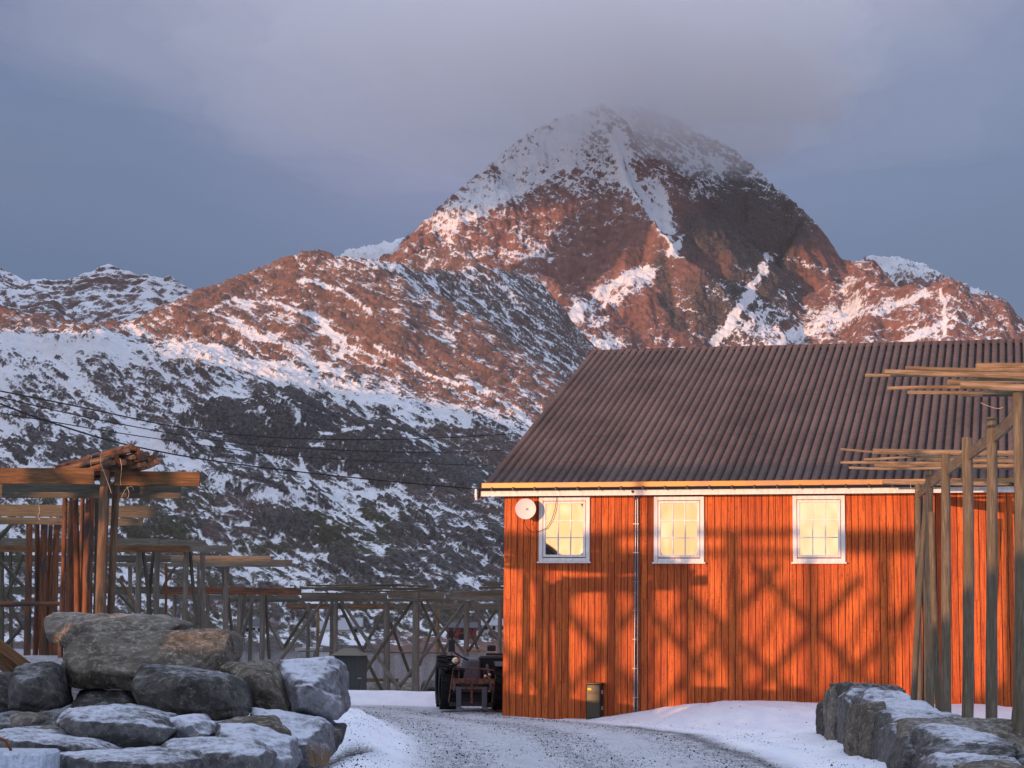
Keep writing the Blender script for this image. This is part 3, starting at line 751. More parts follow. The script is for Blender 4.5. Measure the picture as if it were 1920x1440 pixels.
def window(u0, u1, v0, v1):
    s0, s1 = wall_s(u0, .03), wall_s(u1, .03)
    sc_ = BO+ba*((s0+s1)/2)-bb*.03
    um = (u0+u1)/2
    zt = at(um, v0, sc_.y).z; zb = at(um, v1, sc_.y).z
    W, H = s1-s0, zt-zb
    w0 = bpy.data.objects.new('window', None); C.objects.link(w0); w0.parent = barn; w0.location = (s0, -.022, zb)
    fw = .085
    # the window itself is the outer frame mesh
    bpy.data.objects.remove(w0)
    wd = boxes('window', [((0, -.055, 0), (fw, 0, H)), ((W-fw, -.055, 0), (W, 0, H)), ((fw, -.052, H-fw), (W-fw, 0, H)), ((fw, -.052, 0), (W-fw, 0, fw*.9))], M_WHITE, barn, bevel=.006)
    wd.location = (s0, -.024, zb)
    boxes('sill', [((-.03, -.095, -.035), (W+.03, -.001, -.002))], M_WHITE, wd, bevel=.004)
    g0, g1, h0_, h1_ = fw+.012, W-fw-.012, fw+.012, H-fw-.012; sw = .052
    boxes('sash', [((g0, -.046, h0_), (g0+sw, -.006, h1_)), ((g1-sw, -.046, h0_), (g1, -.006, h1_)), ((g0+sw, -.044, h1_-sw), (g1-sw, -.006, h1_)), ((g0+sw, -.044, h0_), (g1-sw, -.006, h0_+sw))], M_WHITE, wd, bevel=.004)
    a0, a1, c0, c1_ = g0+sw, g1-sw, h0_+sw, h1_-sw
    bars = []
    for k in (1, 2):
        xx = a0+(a1-a0)*k/3; zz = c0+(c1_-c0)*k/3
        bars.append(((xx-.011, -.040, c0), (xx+.011, -.016, c1_)))
        bars.append(((a0, -.0385, zz-.011), (a1, -.0165, zz+.011)))
    boxes('glazing_bars', bars, M_WHITE, wd)
    # slightly bowed insulated pane
    N = 15; V = []
    for j in range(N):
        for i in range(N):
            a = i/(N-1); c = j/(N-1)
            V.append((a0+(a1-a0)*a, -.020+.0030*16*a*(1-a)*c*(1-c), c0+(c1_-c0)*c))
    mesh_obj('pane', np.array(V), grid_faces(N, N), M_GLASS, wd, smooth=True)
    return wd
WINS = [(1014, 1109, 932, 1053), (1229, 1323, 931, 1054), (1489, 1587, 929, 1054)]
for wv_ in WINS: window(*wv_)

# dish on the wall
ds = wall_s(983, .42)
dp = BO+ba*ds-bb*.42; dz = at(983, 954, dp.y).z
dish = thing('satellite_dish', 'round off-white satellite dish on the red wall left of the first window', 'satellite dish', BO+ba*ds+Vector((0, 0, dz)), -BA+R(8))
bm = bmesh.new(); rr_ = .225; rings = []
for k in range(7):
    q = k/6; rings.append([bm.verts.new((rr_*q*math.cos(2*math.pi*i/36), -.36-.055*q*q, rr_*q*math.sin(2*math.pi*i/36))) for i in range(36)] if k else [bm.verts.new((0, -.36, 0))])
for i in range(36): bm.faces.new((rings[0][0], rings[1][i], rings[1][(i+1) % 36]))
for A, B_ in zip(rings[1:-1], rings[2:]):
    for i in range(36): bm.faces.new((A[i], B_[i], B_[(i+1) % 36], A[(i+1) % 36]))
rim = [bm.verts.new((rr_*1.02*math.cos(2*math.pi*i/36), -.405, rr_*1.02*math.sin(2*math.pi*i/36))) for i in range(36)]
bk = [bm.verts.new((rr_*.9*math.cos(2*math.pi*i/36), -.33, rr_*.9*math.sin(2*math.pi*i/36))) for i in range(36)]
for i in range(36):
    bm.faces.new((rings[-1][i], rim[i], rim[(i+1) % 36], rings[-1][(i+1) % 36])); bm.faces.new((rim[i], bk[i], bk[(i+1) % 36], rim[(i+1) % 36]))
bm.faces.new(bk)
M_DISH, _, _ = principled('dish_plastic', (.70, .66, .62), .5)
bm_obj('reflector', bm, M_DISH, dish, smooth=True)
bm = bmesh.new(); bm_tube(bm, [(0, -.36, 0), (0, -.435, 0)], .028, 14, r1=.022); bm_tube(bm, [(0, -.435, 0), (0, -.45, 0)], .014, 10); bm_obj('feed', bm, M_DISH, dish, smooth=True)
bm = bmesh.new(); bm_tube(bm, [(0, -.02, -.10), (0, -.26, -.10), (0, -.335, -.02)], .02, 10); bm_box(bm, (-.06, -.035, -.18), (.06, -.023, -.02)); bm_obj('bracket', bm, M_GALV, dish)
def wire(name, pts, r, mat, parent=None, n=6): 
    bm = bmesh.new(); bm_tube(bm, pts, r, n); return bm_obj(name, bm, mat, parent, smooth=True)
def on_wall(u, v, off):
    s = wall_s(u, off); p = BO+ba*s-bb*off
    return Vector((p.x, p.y, at(u, v, p.y).z))
pts = [(1047, 921), (1046, 935), (1043, 955), (1037, 975), (1028, 990), (1015, 996), (1003, 998), (994, 994), (988, 986), (986, 975), (985, 966)]
pw = [on_wall(u, v, .12+(.2 if u < 1000 else 0)) for u, v in pts]
o = wire('aerial_cable', pw, .0065, M_CABLE); tag(o, 'thin black cable looping from the eave to the satellite dish', 'cable')

# meter cabinet
s0, s1 = wall_s(1103, .36), wall_s(1130, .36)
p0 = BO+ba*s0-bb*.36
gzc = gz(p0.x, p0.y)-.05
ztop = at(1116, 1280, p0.y).z
cab = thing('meter_cabinet', 'dark green metal utility cabinet with a yellow sticker against the red wall', 'utility cabinet', BO+ba*s0+Vector((0, 0, gzc)), -BA)
W, H = s1-s0, ztop-gzc
m, t, b = principled('olive_painted_metal', (.045, .040, .022), .38, spec=.5); M_OLIVE = m
m, t, b = principled('dark_cabinet_metal', (.018, .018, .016), .5); M_CABD = m
boxes('cabinet_body', [((0, -.34, 0), (W, -.024, H-.03))], M_CABD, cab, bevel=.006)
boxes('cabinet_lid', [((-.015, -.365, H-.03), (W+.015, -.024, H))], M_OLIVE, cab, bevel=.005)
dr_ = boxes('cabinet_door', [((.02, -.358, .05), (W-.02, -.342, H-.05))], M_OLIVE, cab, bevel=.004)
M_CAB2, _, _ = principled('cabinet_louvre', (.03, .028, .018), .4)
for k, zz in enumerate((.62, .585, .44, .10)): boxes('louvre', [((.05, -.364, H*zz/.82), (W-.05, -.359, H*zz/.82+.012))], M_CAB2, dr_)
M_YEL, _, _ = principled('yellow_sticker', (.80, .55, .03), .5)
boxes('sticker', [((.035, -.3595, H-.16), (.115, -.3585, H-.115))], M_YEL, dr_)
M_HINGE, _, _ = principled('cabinet_hinge', (.25, .22, .22), .5)
for zz in (H-.24, H-.58): boxes('hinge', [((W+.001, -.30, zz), (W+.028, -.20, zz+.085))], M_HINGE, cab, bevel=.003)
# ------------------------------------------------------------------ wood
def wood(name, ca, cb, patch=None, pscale=1.0, rough=.8, amt=.6):
    m, t, b = principled(name, rough=rough, spec=.15)
    co = t.coord('Object')
    rnd = t.node('ShaderNodeObjectInfo', out='Random')
    off = t.node('ShaderNodeCombineXYZ', {0: t.math('MULTIPLY', rnd, 40.0), 1: t.math('MULTIPLY', rnd, 71.0), 2: t.math('MULTIPLY', rnd, 153.0)})
    cv = t.node('ShaderNodeVectorMath', {0: co, 1: off}, operation='ADD')
    g1 = t.noise(1.0, 6, .65, t.node('ShaderNodeMapping', {'Vector': cv, 'Scale': (34, 34, 2.2)}), Distortion=.8)
    g2 = t.noise(1.0, 4, .6, t.node('ShaderNodeMapping', {'Vector': cv, 'Scale': (7, 7, 1.4)}))
    c = t.mix(t.ramp(g1, .32, .68), ca, cb)
    c = t.mix(t.math('MULTIPLY', t.math('SUBTRACT', rnd, .5), .0), c, ca)
    if patch:
        c = t.mix(t.math('MULTIPLY', t.ramp(g2, .48, .58), amt), c, patch)
    crk = t.ramp(g1, .66, .72)
    c = t.mix(t.math('MULTIPLY', crk, .55), c, tuple(x*.3 for x in ca))
    t.put(b.inputs['Base Color'], c)
    t.put(b.inputs['Normal'], t.bump(t.math('ADD', g1, g2), .6, .012))
    return m
W_GREY = wood('weathered_grey_wood', (.088, .074, .052), (.20, .17, .122), (.12, .10, .065))
W_DARK = wood('dark_weathered_wood', (.075, .068, .052), (.15, .135, .105), (.09, .09, .065))
W_LIFTED = wood('lifted_grey_wood', (.11, .10, .082), (.245, .225, .185), (.15, .14, .105))  # grey wood lightened in colour to lift the shaded left and middle racks
W_RED = wood('red_brown_log', (.12, .052, .028), (.26, .115, .062), (.055, .058, .058), amt=.75)
W_BROWN = wood('brown_log', (.12, .072, .042), (.27, .175, .11), (.10, .065, .045))
W_PLANK = wood('brown_plank', (.11, .058, .028), (.23, .125, .06), (.085, .05, .03))
W_POLE = wood('barked_yellow_pole', (.20, .135, .075), (.40, .29, .18), (.13, .085, .05), amt=.5)
W_END = wood('log_end', (.30, .17, .10), (.5, .3, .19))

def orient(o, p0, p1, base, up=(0, 0, 1)):
    z = (p1-p0).normalized(); u = Vector(up)
    if abs(z.dot(u)) > .98: u = Vector((0, 1, 0))
    y = (u-z*u.dot(z)).normalized(); x = y.cross(z)
    o.rotation_mode = 'QUATERNION'
    o.rotation_quaternion = Matrix((x, y, z)).transposed().to_quaternion()
    o.location = p0-base
_prng = random.Random(11)
def log(name, p0, p1, r0, r1, mat, parent=None, base=Vector((0, 0, 0)), n=10, bend=.0):
    """a slightly crooked round pole, origin at its foot, local z along it"""
    L = (p1-p0).length; segs = max(3, min(14, int(L/.5)+2)); bm = bmesh.new(); rings = []
    ph = _prng.uniform(0, 6.28); wob = bend or L*.007
    for i in range(segs+1):
        q = i/segs; s = math.sin(math.pi*q)*wob+_prng.uniform(-1, 1)*.004
        cx, cy = s*math.cos(ph), s*math.sin(ph); rr = (r0+(r1-r0)*q)
        rings.append([bm.verts.new((cx+rr*math.cos(2*math.pi*k/n)*_prng.uniform(.95, 1.05), cy+rr*math.sin(2*math.pi*k/n)*_prng.uniform(.95, 1.05), L*q)) for k in range(n)])
    for A, B_ in zip(rings[:-1], rings[1:]):
        for k in range(n): bm.faces.new((A[k], A[(k+1) % n], B_[(k+1) % n], B_[k]))
    bm.faces.new(rings[0][::-1]); bm.faces.new(rings[-1])
    o = bm_obj(name, bm, mat, parent, smooth=True)
    orient(o, p0, p1, base); return o
def plank(name, p0, p1, th, h, mat, parent=None, base=Vector((0, 0, 0))):
    """board on edge: th thick, h high, local z along it"""
    L = (p1-p0).length; bm = bmesh.new()
    bm_box(bm, (-th/2, -h/2, 0), (th/2, h/2, L))
    o = bm_obj(name, bm, mat, parent, bevel=.004); orient(o, p0, p1, base); return o
PX = lambda w, Y: w/FPX*Y
def rack(label, base_px, Y, group='wooden fish-drying racks'):
    p = at(base_px, 1203, Y); z = gz(p.x, p.y)
    return thing('drying_rack', label, 'drying rack', (p.x, p.y, z), 0, group)
def posts(r, lst, mat, name='post', ground=True, deep=.15):
    base = Vector(r.location)
    for q in lst:
        ut, vt, ub, vb, w_, Y = q[:6]; mt = q[6] if len(q) > 6 else mat
        p1 = at(ut, vt, Y); rr = PX(w_, Y)/2
        if ground:
            X = at(ub, vb, Y).x; p0 = Vector((X, Y, min(gz(X, Y), at(ub, vb, Y).z)-deep))
        else: p0 = at(ub, vb, Y)
        log(name, p0, p1, rr*1.06, rr*.94, mt, r, base)
def beams(r, lst, mat, th=.05):
    base = Vector(r.location)
    for q in lst:
        u0, v0, u1, v1, h, Y = q[:6]; mt = q[6] if len(q) > 6 else mat
        plank('beam', at(u0, v0+h/2, Y), at(u1, v1+h/2, Y), th, PX(h, Y), mt, r, base)

# --- racks on the raised ground at the left, near to far ---
G_L = 'drying racks standing on the bank at the left'
r = rack('nearest left drying rack, thick brown posts carrying orange-brown planks under the log bundle', 190, 31, G_L); R1 = r
posts(r, [(199, 879, 190, 1155, 20, 31.0, W_BROWN), (218, 903, 208, 1155, 14, 31.2, W_BROWN), (-40, 879, -44, 1155, 20, 31.0, W_BROWN),
          (170, 930, 166, 1160, 19, 33.0), (122, 930, 116, 1160, 10, 33.4), (138, 930, 133, 1160, 18, 33.2), (182, 930, 180, 1160, 9, 33.6, W_DARK), (155, 930, 152, 1160, 9, 33.8)], W_RED)
posts(r, [(141, 932, 149, 1160, 12, 33.05)], W_RED, 'brace')
beams(r, [(-60, 877, 177, 878, 30, 30.75, W_PLANK), (215, 883, 375, 885, 27, 30.85, W_PLANK), (-60, 907, 340, 909, 26, 31.5, W_DARK)], W_PLANK, .055)
r = rack('second left drying rack, red-brown logs in a close row with darker grey planks above', 80, 38, G_L)
posts(r, [(55, 983, 51, 1240, 13, 38), (70, 983, 66, 1240, 10, 38.4), (83, 983, 81, 1240, 14, 38.2, W_RED), (95, 983, 90, 1240, 9, 38.7), (107, 983, 102, 1240, 13, 38.3), (-30, 983, -34, 1240, 13, 38)], W_RED)
posts(r, [(24, 980, -20, 1030, 8, 38.6, W_DARK), (-10, 1040, 44, 1100, 7, 39, W_DARK), (44, 1040, 8, 1130, 7, 39.3, W_DARK), (8, 1120, 46, 1180, 7, 39.2, W_DARK), (42, 1175, 6, 1215, 7, 39.4, W_DARK)], W_DARK, 'brace', ground=False)
beams(r, [(-60, 945, 292, 949, 22, 38.0), (-60, 969, 268, 973, 13, 37.6)], W_DARK)
base = Vector(r.location)
log('rail', at(-60, 1134, 36.5), at(119, 1132, 36.5), .055, .04, W_RED, r, base)
r = rack('third left drying rack, grey planks ending above the tall grey posts behind the gravel', 300, 50, G_L)
posts(r, [(261, 1030, 259, 1170, 11.5, 50), (296, 1030, 295, 1170, 11, 50.2), (350, 1030, 349, 1175, 10.5, 50), (380, 1040, 378, 1175, 10, 50.3), (312, 1058, 311, 1160, 5, 51, W_RED), (372, 1055, 375, 1170, 6, 50.9), (4, 1030, 4, 1240, 9, 50, W_DARK), (20, 1030, 22, 1240, 7, 50, W_DARK)], W_LIFTED)
posts(r, [(269, 1034, 282, 1168, 7.5, 50.1, W_DARK), (288, 1034, 279, 1130, 7, 50.4, W_DARK), (357, 1034, 370, 1172, 7, 50.1, W_DARK), (222, 1085, 260, 1140, 6, 51, W_BROWN), (215, 1104, 275, 1170, 6, 51.3, W_DARK)], W_DARK, 'brace', ground=False)
beams(r, [(-60, 1009, 298, 1010, 14, 49.8), (299, 1012, 386, 1013, 14, 49.8), (-60, 1023, 355, 1023.5, 12, 49.6, W_PLANK), (350, 1022, 436, 1023, 12, 49.7)], W_LIFTED)
r = rack('fourth left drying rack, long weathered planks reaching furthest right over the bank', 425, 57, G_L)
posts(r, [(426, 1060, 425, 1185, 10.5, 57), (418, 1060, 424, 1180, 5, 57.5, W_DARK), (244, 1060, 243, 1180, 8, 57), (100, 1060, 100, 1200, 8, 57)], W_LIFTED)
posts(r, [(428, 1120, 436, 1185, 6, 57.2, W_DARK), (330, 1060, 300, 1110, 5, 57.5, W_DARK)], W_DARK, 'brace', ground=False)
beams(r, [(-60, 1041, 320, 1041, 13, 56.8, W_DARK), (320, 1041, 508, 1043, 14, 56.8), (-60, 1055, 540, 1056, 7, 56.6), (507, 1049, 548, 1050, 12, 56.7)], W_LIFTED)

# --- long rack across the middle ---
G_M = 'drying racks in front of the bay'
r = rack('long grey drying rack of crossed poles between the left bank and the red barn', 700, 60, G_M); RM = r
posts(r, [(452, 1100, 447, 1240, 9, 60, W_LIFTED), (472, 1115, 470, 1240, 7.5, 60.6), (492, 1115, 490, 1240, 10, 60), (579, 1130, 578, 1240, 7, 61), (596, 1140, 594, 1240, 6.5, 62, W_POLE),
          (623, 1115, 622, 1240, 7, 60.5), (631, 1115, 631, 1240, 8, 60), (725, 1130, 725, 1307, 12, 60), (781, 1110, 780, 1307, 14, 59.6), (821, 1143, 820, 1300, 7, 62, W_POLE), (876, 1126, 875, 1300, 10, 60), (939, 1118, 938, 1300, 8, 60),
          (390, 1115, 389, 1240, 8, 60), (328, 1115, 327, 1240, 8, 60), (208, 1115, 205, 1240, 8, 60)], W_LIFTED)
posts(r, [(461, 1110, 443, 1236, 7, 60.2), (498, 1116, 505, 1236, 6, 60.2, W_DARK), (500, 1157, 531, 1218, 6, 60.3), (575, 1145, 531, 1216, 6, 60.8, W_DARK), (616, 1111, 527, 1236, 7, 60.2), (476, 1122, 455, 1192, 6, 60.4),
          (630, 1111, 760, 1310, 7, 59.9), (636, 1130, 723, 1310, 6.5, 60.3, W_DARK), (625, 1122, 590, 1232, 7, 60.4), (772, 1128, 675, 1274, 6.5, 59.9, W_DARK), (720, 1145, 682, 1217, 6, 60.6), (732, 1166, 771, 1270, 6, 60.5, W_DARK),
          (789, 1127, 847, 1252, 6, 60.2, W_DARK), (800, 1127, 880, 1238, 6, 60.4), (871, 1130, 732, 1309, 6.5, 60.1), (868, 1151, 790, 1301, 6, 60.7), (818, 1151, 786, 1249, 5.5, 61.4), (883, 1131, 938, 1203, 6, 60.1), (930, 1143, 880, 1218, 6, 60.5, W_DARK), (881, 1180, 898, 1222, 5, 61, W_DARK),
          (344, 1100, 300, 1070, 4, 60.5)], W_LIFTED, 'brace', ground=False)
beams(r, [(-60, 1100, 380, 1100, 13, 59.8, W_DARK), (300, 1100, 565, 1102, 14, 59.7, W_RED), (565, 1111, 726, 1112, 12, 59.6), (728, 1109, 833, 1110, 12, 59.6), (560, 1122, 845, 1122, 6, 59.4, W_DARK), (848, 1108, 1010, 1107, 9, 59.6), (835, 1117, 1010, 1117, 8, 59.5),
          (286, 1114, 560, 1117, 9, 61.5), (430, 1123, 560, 1124, 5, 61.3, W_DARK), (537, 1132, 740, 1132, 10, 63, W_BROWN), (740, 1132, 1010, 1132, 11, 63)], W_LIFTED)
base = Vector(r.location)
for (u0, v0, u1, v1, w_) in ((560, 1221, 725, 1222, 3.0), (725, 1223, 836, 1224, 3.0), (440, 1190, 462, 1193, 3.5)): log('rail', at(u0, v0, 60.4), at(u1, v1, 60.4), PX(w_, 60)/2, PX(w_, 60)/2, W_LIFTED, r, base)

# poles resting on the long rack
pl = [(556, 1103, 690, 1098, 4), (575, 1097, 760, 1094, 3.5), (590, 1105, 800, 1101, 4), (600, 1101, 835, 1106, 4), (640, 1095, 806, 1098, 4), (562, 1100, 640, 1106, 4.5), (655, 1106, 812, 1107, 3.5), (610, 1097, 730, 1101, 3.5)]
for k, (u0, v0, u1, v1, w_) in enumerate(pl):
    Y = 59.2+k*.16
    o = log('drying_pole', at(u0, v0+1, Y), at(u1, v1+1, Y), PX(w_, Y)/2, PX(w_, Y)/2*.8, W_DARK if k % 3 else W_GREY)
    tag(o, 'thin dark grey pole lying in the flat heap on top of the long crossed rack', 'pole', 'poles heaped on the long middle rack')
for k, (u0, v0, u1, v1, w_) in enumerate([(905, 1097, 990, 1095, 4), (898, 1102, 990, 1101, 4), (915, 1093, 990, 1092, 3.5)]):
    o = log('drying_pole', at(u0, v0, 59.3+k*.2), at(u1, v1, 59.3+k*.2), .035, .03, W_DARK)
    tag(o, 'thin dark pole lying on the rack right beside the barn corner', 'pole', 'poles on the rack beside the barn corner')

# --- log bundle on the near left rack ---
bn = at(258, 862, 30.4)
bundle = thing('log_bundle', 'bundle of orange-brown logs tied with twine on top of the nearest left rack', 'log bundle', bn)
ends = [(247, 839, 6), (258, 843, 5), (264, 851, 5.5), (240, 846, 5), (232, 852, 5.5), (243, 857, 5), (252, 858, 4.5), (259, 861, 4.5), (267, 859, 7), (275, 853, 6), (283, 864, 6.5), (290, 858, 5.5), (296, 867, 5.5), (224, 865, 6), (233, 868, 5.5), (244, 868, 4.5), (253, 870, 5), (262, 872, 5), (272, 871, 5), (281, 874, 5), (213, 868, 5), (208, 861, 5), (218, 856, 5), (230, 843, 4.5), (288, 872, 4.5), (222, 874, 4.5), (205, 872, 5)]
for k, (u, v, rp) in enumerate(ends):
    Y = 30.5+_prng.uniform(-.12, .25); p0 = at(u, v-1, Y)
    far_ = p0+Vector((-1.75+_prng.uniform(-.12, .12), 3.1, -.02+_prng.uniform(-.05, .03)))
    o = log('log', p0, far_, PX(rp, Y)*1.02, PX(rp, Y)*.75, W_RED if k % 3 else W_BROWN, bundle, bn)
M_TWINE, _, _ = principled('pale_twine', (.55, .42, .28), .8)
def twine(pts, Y, parent, base, r_=.0045):
    P = [at(u, v, Y)-base for u, v in pts]
    # smooth
    Q = []
    for i in range(len(P)-1):
        for k in range(4):
            q = k/4; a = P[max(i-1, 0)]; b = P[i]; c = P[i+1]; d = P[min(i+2, len(P)-1)]
            Q.append(.5*((2*b)+(c-a)*q+(2*a-5*b+4*c-d)*q*q+(3*b-a-3*c+d)*q**3))
    Q.append(P[-1]); bm = bmesh.new(); bm_tube(bm, Q, r_, 5); bm_obj('twine', bm, M_TWINE, parent)
twine([(192, 845), (188, 858), (190, 872), (197, 890), (206, 915), (209, 925)], 30.2, bundle, bn)
twine([(172, 854), (170, 868), (173, 880)], 30.4, bundle, bn)
twine([(225, 860), (228, 875), (226, 900), (227, 910)], 30.3, bundle, bn)
b1 = Vector(R1.location)
twine([(238, 912), (242, 925), (239, 935)], 30.6, R1, b1, .004)
twine([(154, 932), (160, 922), (166, 915), (170, 925), (165, 938)], 32.3, R1, b1, .004)
twine([(73, 948), (74, 960), (71, 968), (75, 975)], 37.2, R1, b1, .005)
twine([(225, 940), (235, 918), (246, 912), (251, 918)], 30.6, R1, b1, .003)

# --- rack beside the barn at the right ---
G_R = 'drying rack beside the barn'
r = rack('tall grey drying rack at the right, its post row running up to the barn', 1810, 31); RR = r; r['group'] = 'drying racks by the barn'
base = Vector(r.location)
PR = [(1909, 735, 1907, 1400, 20, 26.4), (1860, 783, 1857, 1360, 19, 29.5), (1813, 821, 1812, 1350, 19, 32.4), (1773, 852, 1774, 1345, 16, 35.3), (1742, 880, 1743, 1335, 14, 38.3), (1721, 906, 1723, 1330, 11, 40.9)]
posts(r, [q[:4]+(q[4]*1.12, q[5]) for q in PR], W_GREY)
posts(r, [(1738, 930, 1711, 1335, 12, 38.6, W_DARK), (1746, 960, 1762, 1345, 12, 35.8, W_GREY), (1930, 1060, 1893, 1400, 14, 27.2, W_DARK), (1945, 1080, 1906, 1400, 13, 26.8, W_GREY), (1727, 930, 1733, 1300, 8, 41, W_DARK)], W_GREY, 'brace')
for (a, b2) in zip(PR[:-1], PR[1:]):
    p = at(a[0], a[1]+33, a[5]+.14); q = at(b2[0], b2[1]+24, b2[5]+.14); p.z = q.z = (at(a[0], a[1], a[5]).z-.27); p.x += .02; q.x += .02
    plank('beam', p, q, .05, .19, W_GREY, r, base)
plank('beam', at(1808, 741, 26.9), at(1990, 740, 26.9), .05, PX(6, 25), W_DARK, r, base)
G_U = 'poles at the near end of the right rack'; G_D = 'poles on the far end of the right rack'
up = [(1698, 690, 1990, 694, 7, 26.70, 'upper thin yellow pole left of the thick stub, near end of right rack'),
      (1658, 697, 1990, 704, 10, 26.40, 'long thick yellow pole in the middle of the upper layer, near end of right rack'),
      (1622, 704, 1900, 707, 5.5, 26.60, 'thin yellow pole poking furthest left from the near end of the right rack'),
      (1830, 686, 1990, 687, 12, 27.00, 'topmost thick greenish pole stub at the near end of the right rack'),
      (1664, 728, 1880, 727, 6.5, 26.90, 'rough tapering pole leftmost in the lower layer, near end of right rack'),
      (1702, 735, 1900, 735, 7, 26.50, 'lowest rough pole at the near end of the right rack'),
      (1777, 717, 1990, 712, 12, 27.30, 'short dark-ended pole between the two layers, near end of right rack'),
      (1801, 722, 1990, 729, 13, 26.25, 'thickest pale pole of the lower layer, near end of right rack'),
      (1832, 710, 1990, 713, 8, 26.80, 'barked pole tucked under the upper layer, near end of right rack')]
for (u0, v0, u1, v1, w_, Y, lb) in up:
    tag(log('drying_pole', at(u0, v0, Y), at(u1, v1, Y), PX(w_, Y)/2, PX(w_, Y)/2*1.1, W_POLE), lb, 'pole', G_U)
dn = [(1576, 842, 1650, 848, 4, 38.20, 'thin pale pole end sticking out left above the others, far end of right rack'),
      (1637, 846, 1990, 851, 10.5, 38.00, 'thick top pole crossing the far end of the right rack'),
      (1620, 862, 1724, 855, 4.5, 38.30, 'pointed thin pole slanting below the thick top pole of the far end'),
      (1723, 858, 1990, 864, 11, 38.40, 'second thick pole behind the posts on the far end of the right rack'),
      (1576, 867, 1790, 869, 5.5, 37.60, 'long thin pole reaching furthest left in the lower layer of the far end'),
      (1592, 877, 1770, 878, 5, 37.50, 'lowest thin pole of the far end bundle on the right rack'),
      (1700, 871, 1990, 872, 7, 38.20, 'medium pole behind the posts above the gutter'),
      (1640, 872, 1990, 881, 6, 38.50, 'medium pole in the bottom layer of the far end bundle'),
      (1655, 904, 1990, 905, 8.5, 40.90, 'single brown pole lying level with the barn gutter on the last rack post')]
for (u0, v0, u1, v1, w_, Y, lb) in dn:
    tag(log('drying_pole', at(u0, v0, Y), at(u1, v1, Y), PX(w_, Y)/2, PX(w_, Y)/2*1.05, W_POLE), lb, 'pole', G_D)
twine([(1838, 755), (1855, 762), (1870, 766), (1880, 764)], 26.2, r, base, .003)
twine([(1707, 905), (1708, 915), (1715, 920), (1722, 918)], 40.5, r, base, .004)

# --- rack behind the viewer whose lattice shades the barn wall ---
def loc(x, y, z): return BO+ba*x+bb*y+Vector((0, 0, z))
SY, KX, KZ = -45.0, .437, .0802
def shp(xw, zw, y=SY): return loc(xw+KX*y, y, zw-KZ*y)
r = thing('drying_rack', 'tall drying rack behind the camera facing the barn', 'drying rack', loc(-14, SY, 0), 0, 'drying racks behind the viewer')
base = Vector(r.location)
for k, xw in enumerate((.35, 1.75, 3.25, 4.9, 5.9, 7.55, 9.1)):
    y = SY-.3*(k % 2); q = shp(xw, 3.85, y); p = q.copy(); p.z = gz(p.x, p.y)-.2; w_ = .22 if k % 2 else .30
    log('post', p, q, w_/2*1.1, w_/2, W_GREY, r, base)
def shline(x0, z0, x1, z1, w_, y=SY, pl=None):
    a = shp(x0, z0, y); b = shp(x1, z1, y)
    if pl: plank('beam', a, b, .06, pl, W_GREY, r, base)
    else: log('brace', a, b, w_/2, w_/2*.85, W_GREY, r, base)
for (x0, z0, x1, z1) in ((-.6, 2.6, 2.4, .2), (2.6, 2.9, .3, .1), (1.1, 3.4, 4.3, .1), (4.6, 3.3, 2.0, .1), (3.0, 3.4, 5.4, .9), (6.9, 3.3, 4.3, .2), (4.2, 3.3, 7.6, .1), (8.6, 3.0, 5.9, .1), (6.3, 3.3, 9.4, .2), (10.3, 3.2, 7.8, .2)):
    shline(x0, z0, x1, z1, .23, SY-.5*_prng.random())
for (x0, z0, x1, z1) in ((-.4, 1.9, 1.2, .1), (.3, 2.2, 1.9, .2), (1.9, 2.4, .9, .1), (2.3, 2.2, 3.9, .2), (3.4, 2.3, 2.6, .1), (4.9, 2.6, 3.6, .3), (5.0, 2.4, 6.6, .2), (6.1, 2.5, 5.2, .2), (7.2, 2.9, 5.8, .4), (7.4, 2.3, 8.9, .2), (8.9, 2.6, 7.7, .2), (9.9, 2.9, 8.8, .3)):
    shline(x0, z0, x1, z1, .13, SY-1.2)
shline(-1.5, 3.74, 3.3, 3.74, 0, SY, .50); shline(3.3, 3.52, 8.0, 3.52, 0, SY, .16); shline(3.3, 3.95, 8.0, 3.95, 0, SY, .18); shline(7.9, 3.76, 10.1, 3.76, 0, SY, .52)
shline(-1.5, 2.02, 3.2, 2.02, .09, SY)
# high board on props, added to that rack to shade the lower roof
shline(-2.5, 5.34, 12.5, 5.34, 0, SY-.3, .50)
for xw in (-1.0, 4.1, 11.6):
    q = shp(xw, 5.3, SY-.6); p = q.copy(); p.z = gz(p.x, p.y)-.2; log('post', p, q, .09, .08, W_GREY, r, base)
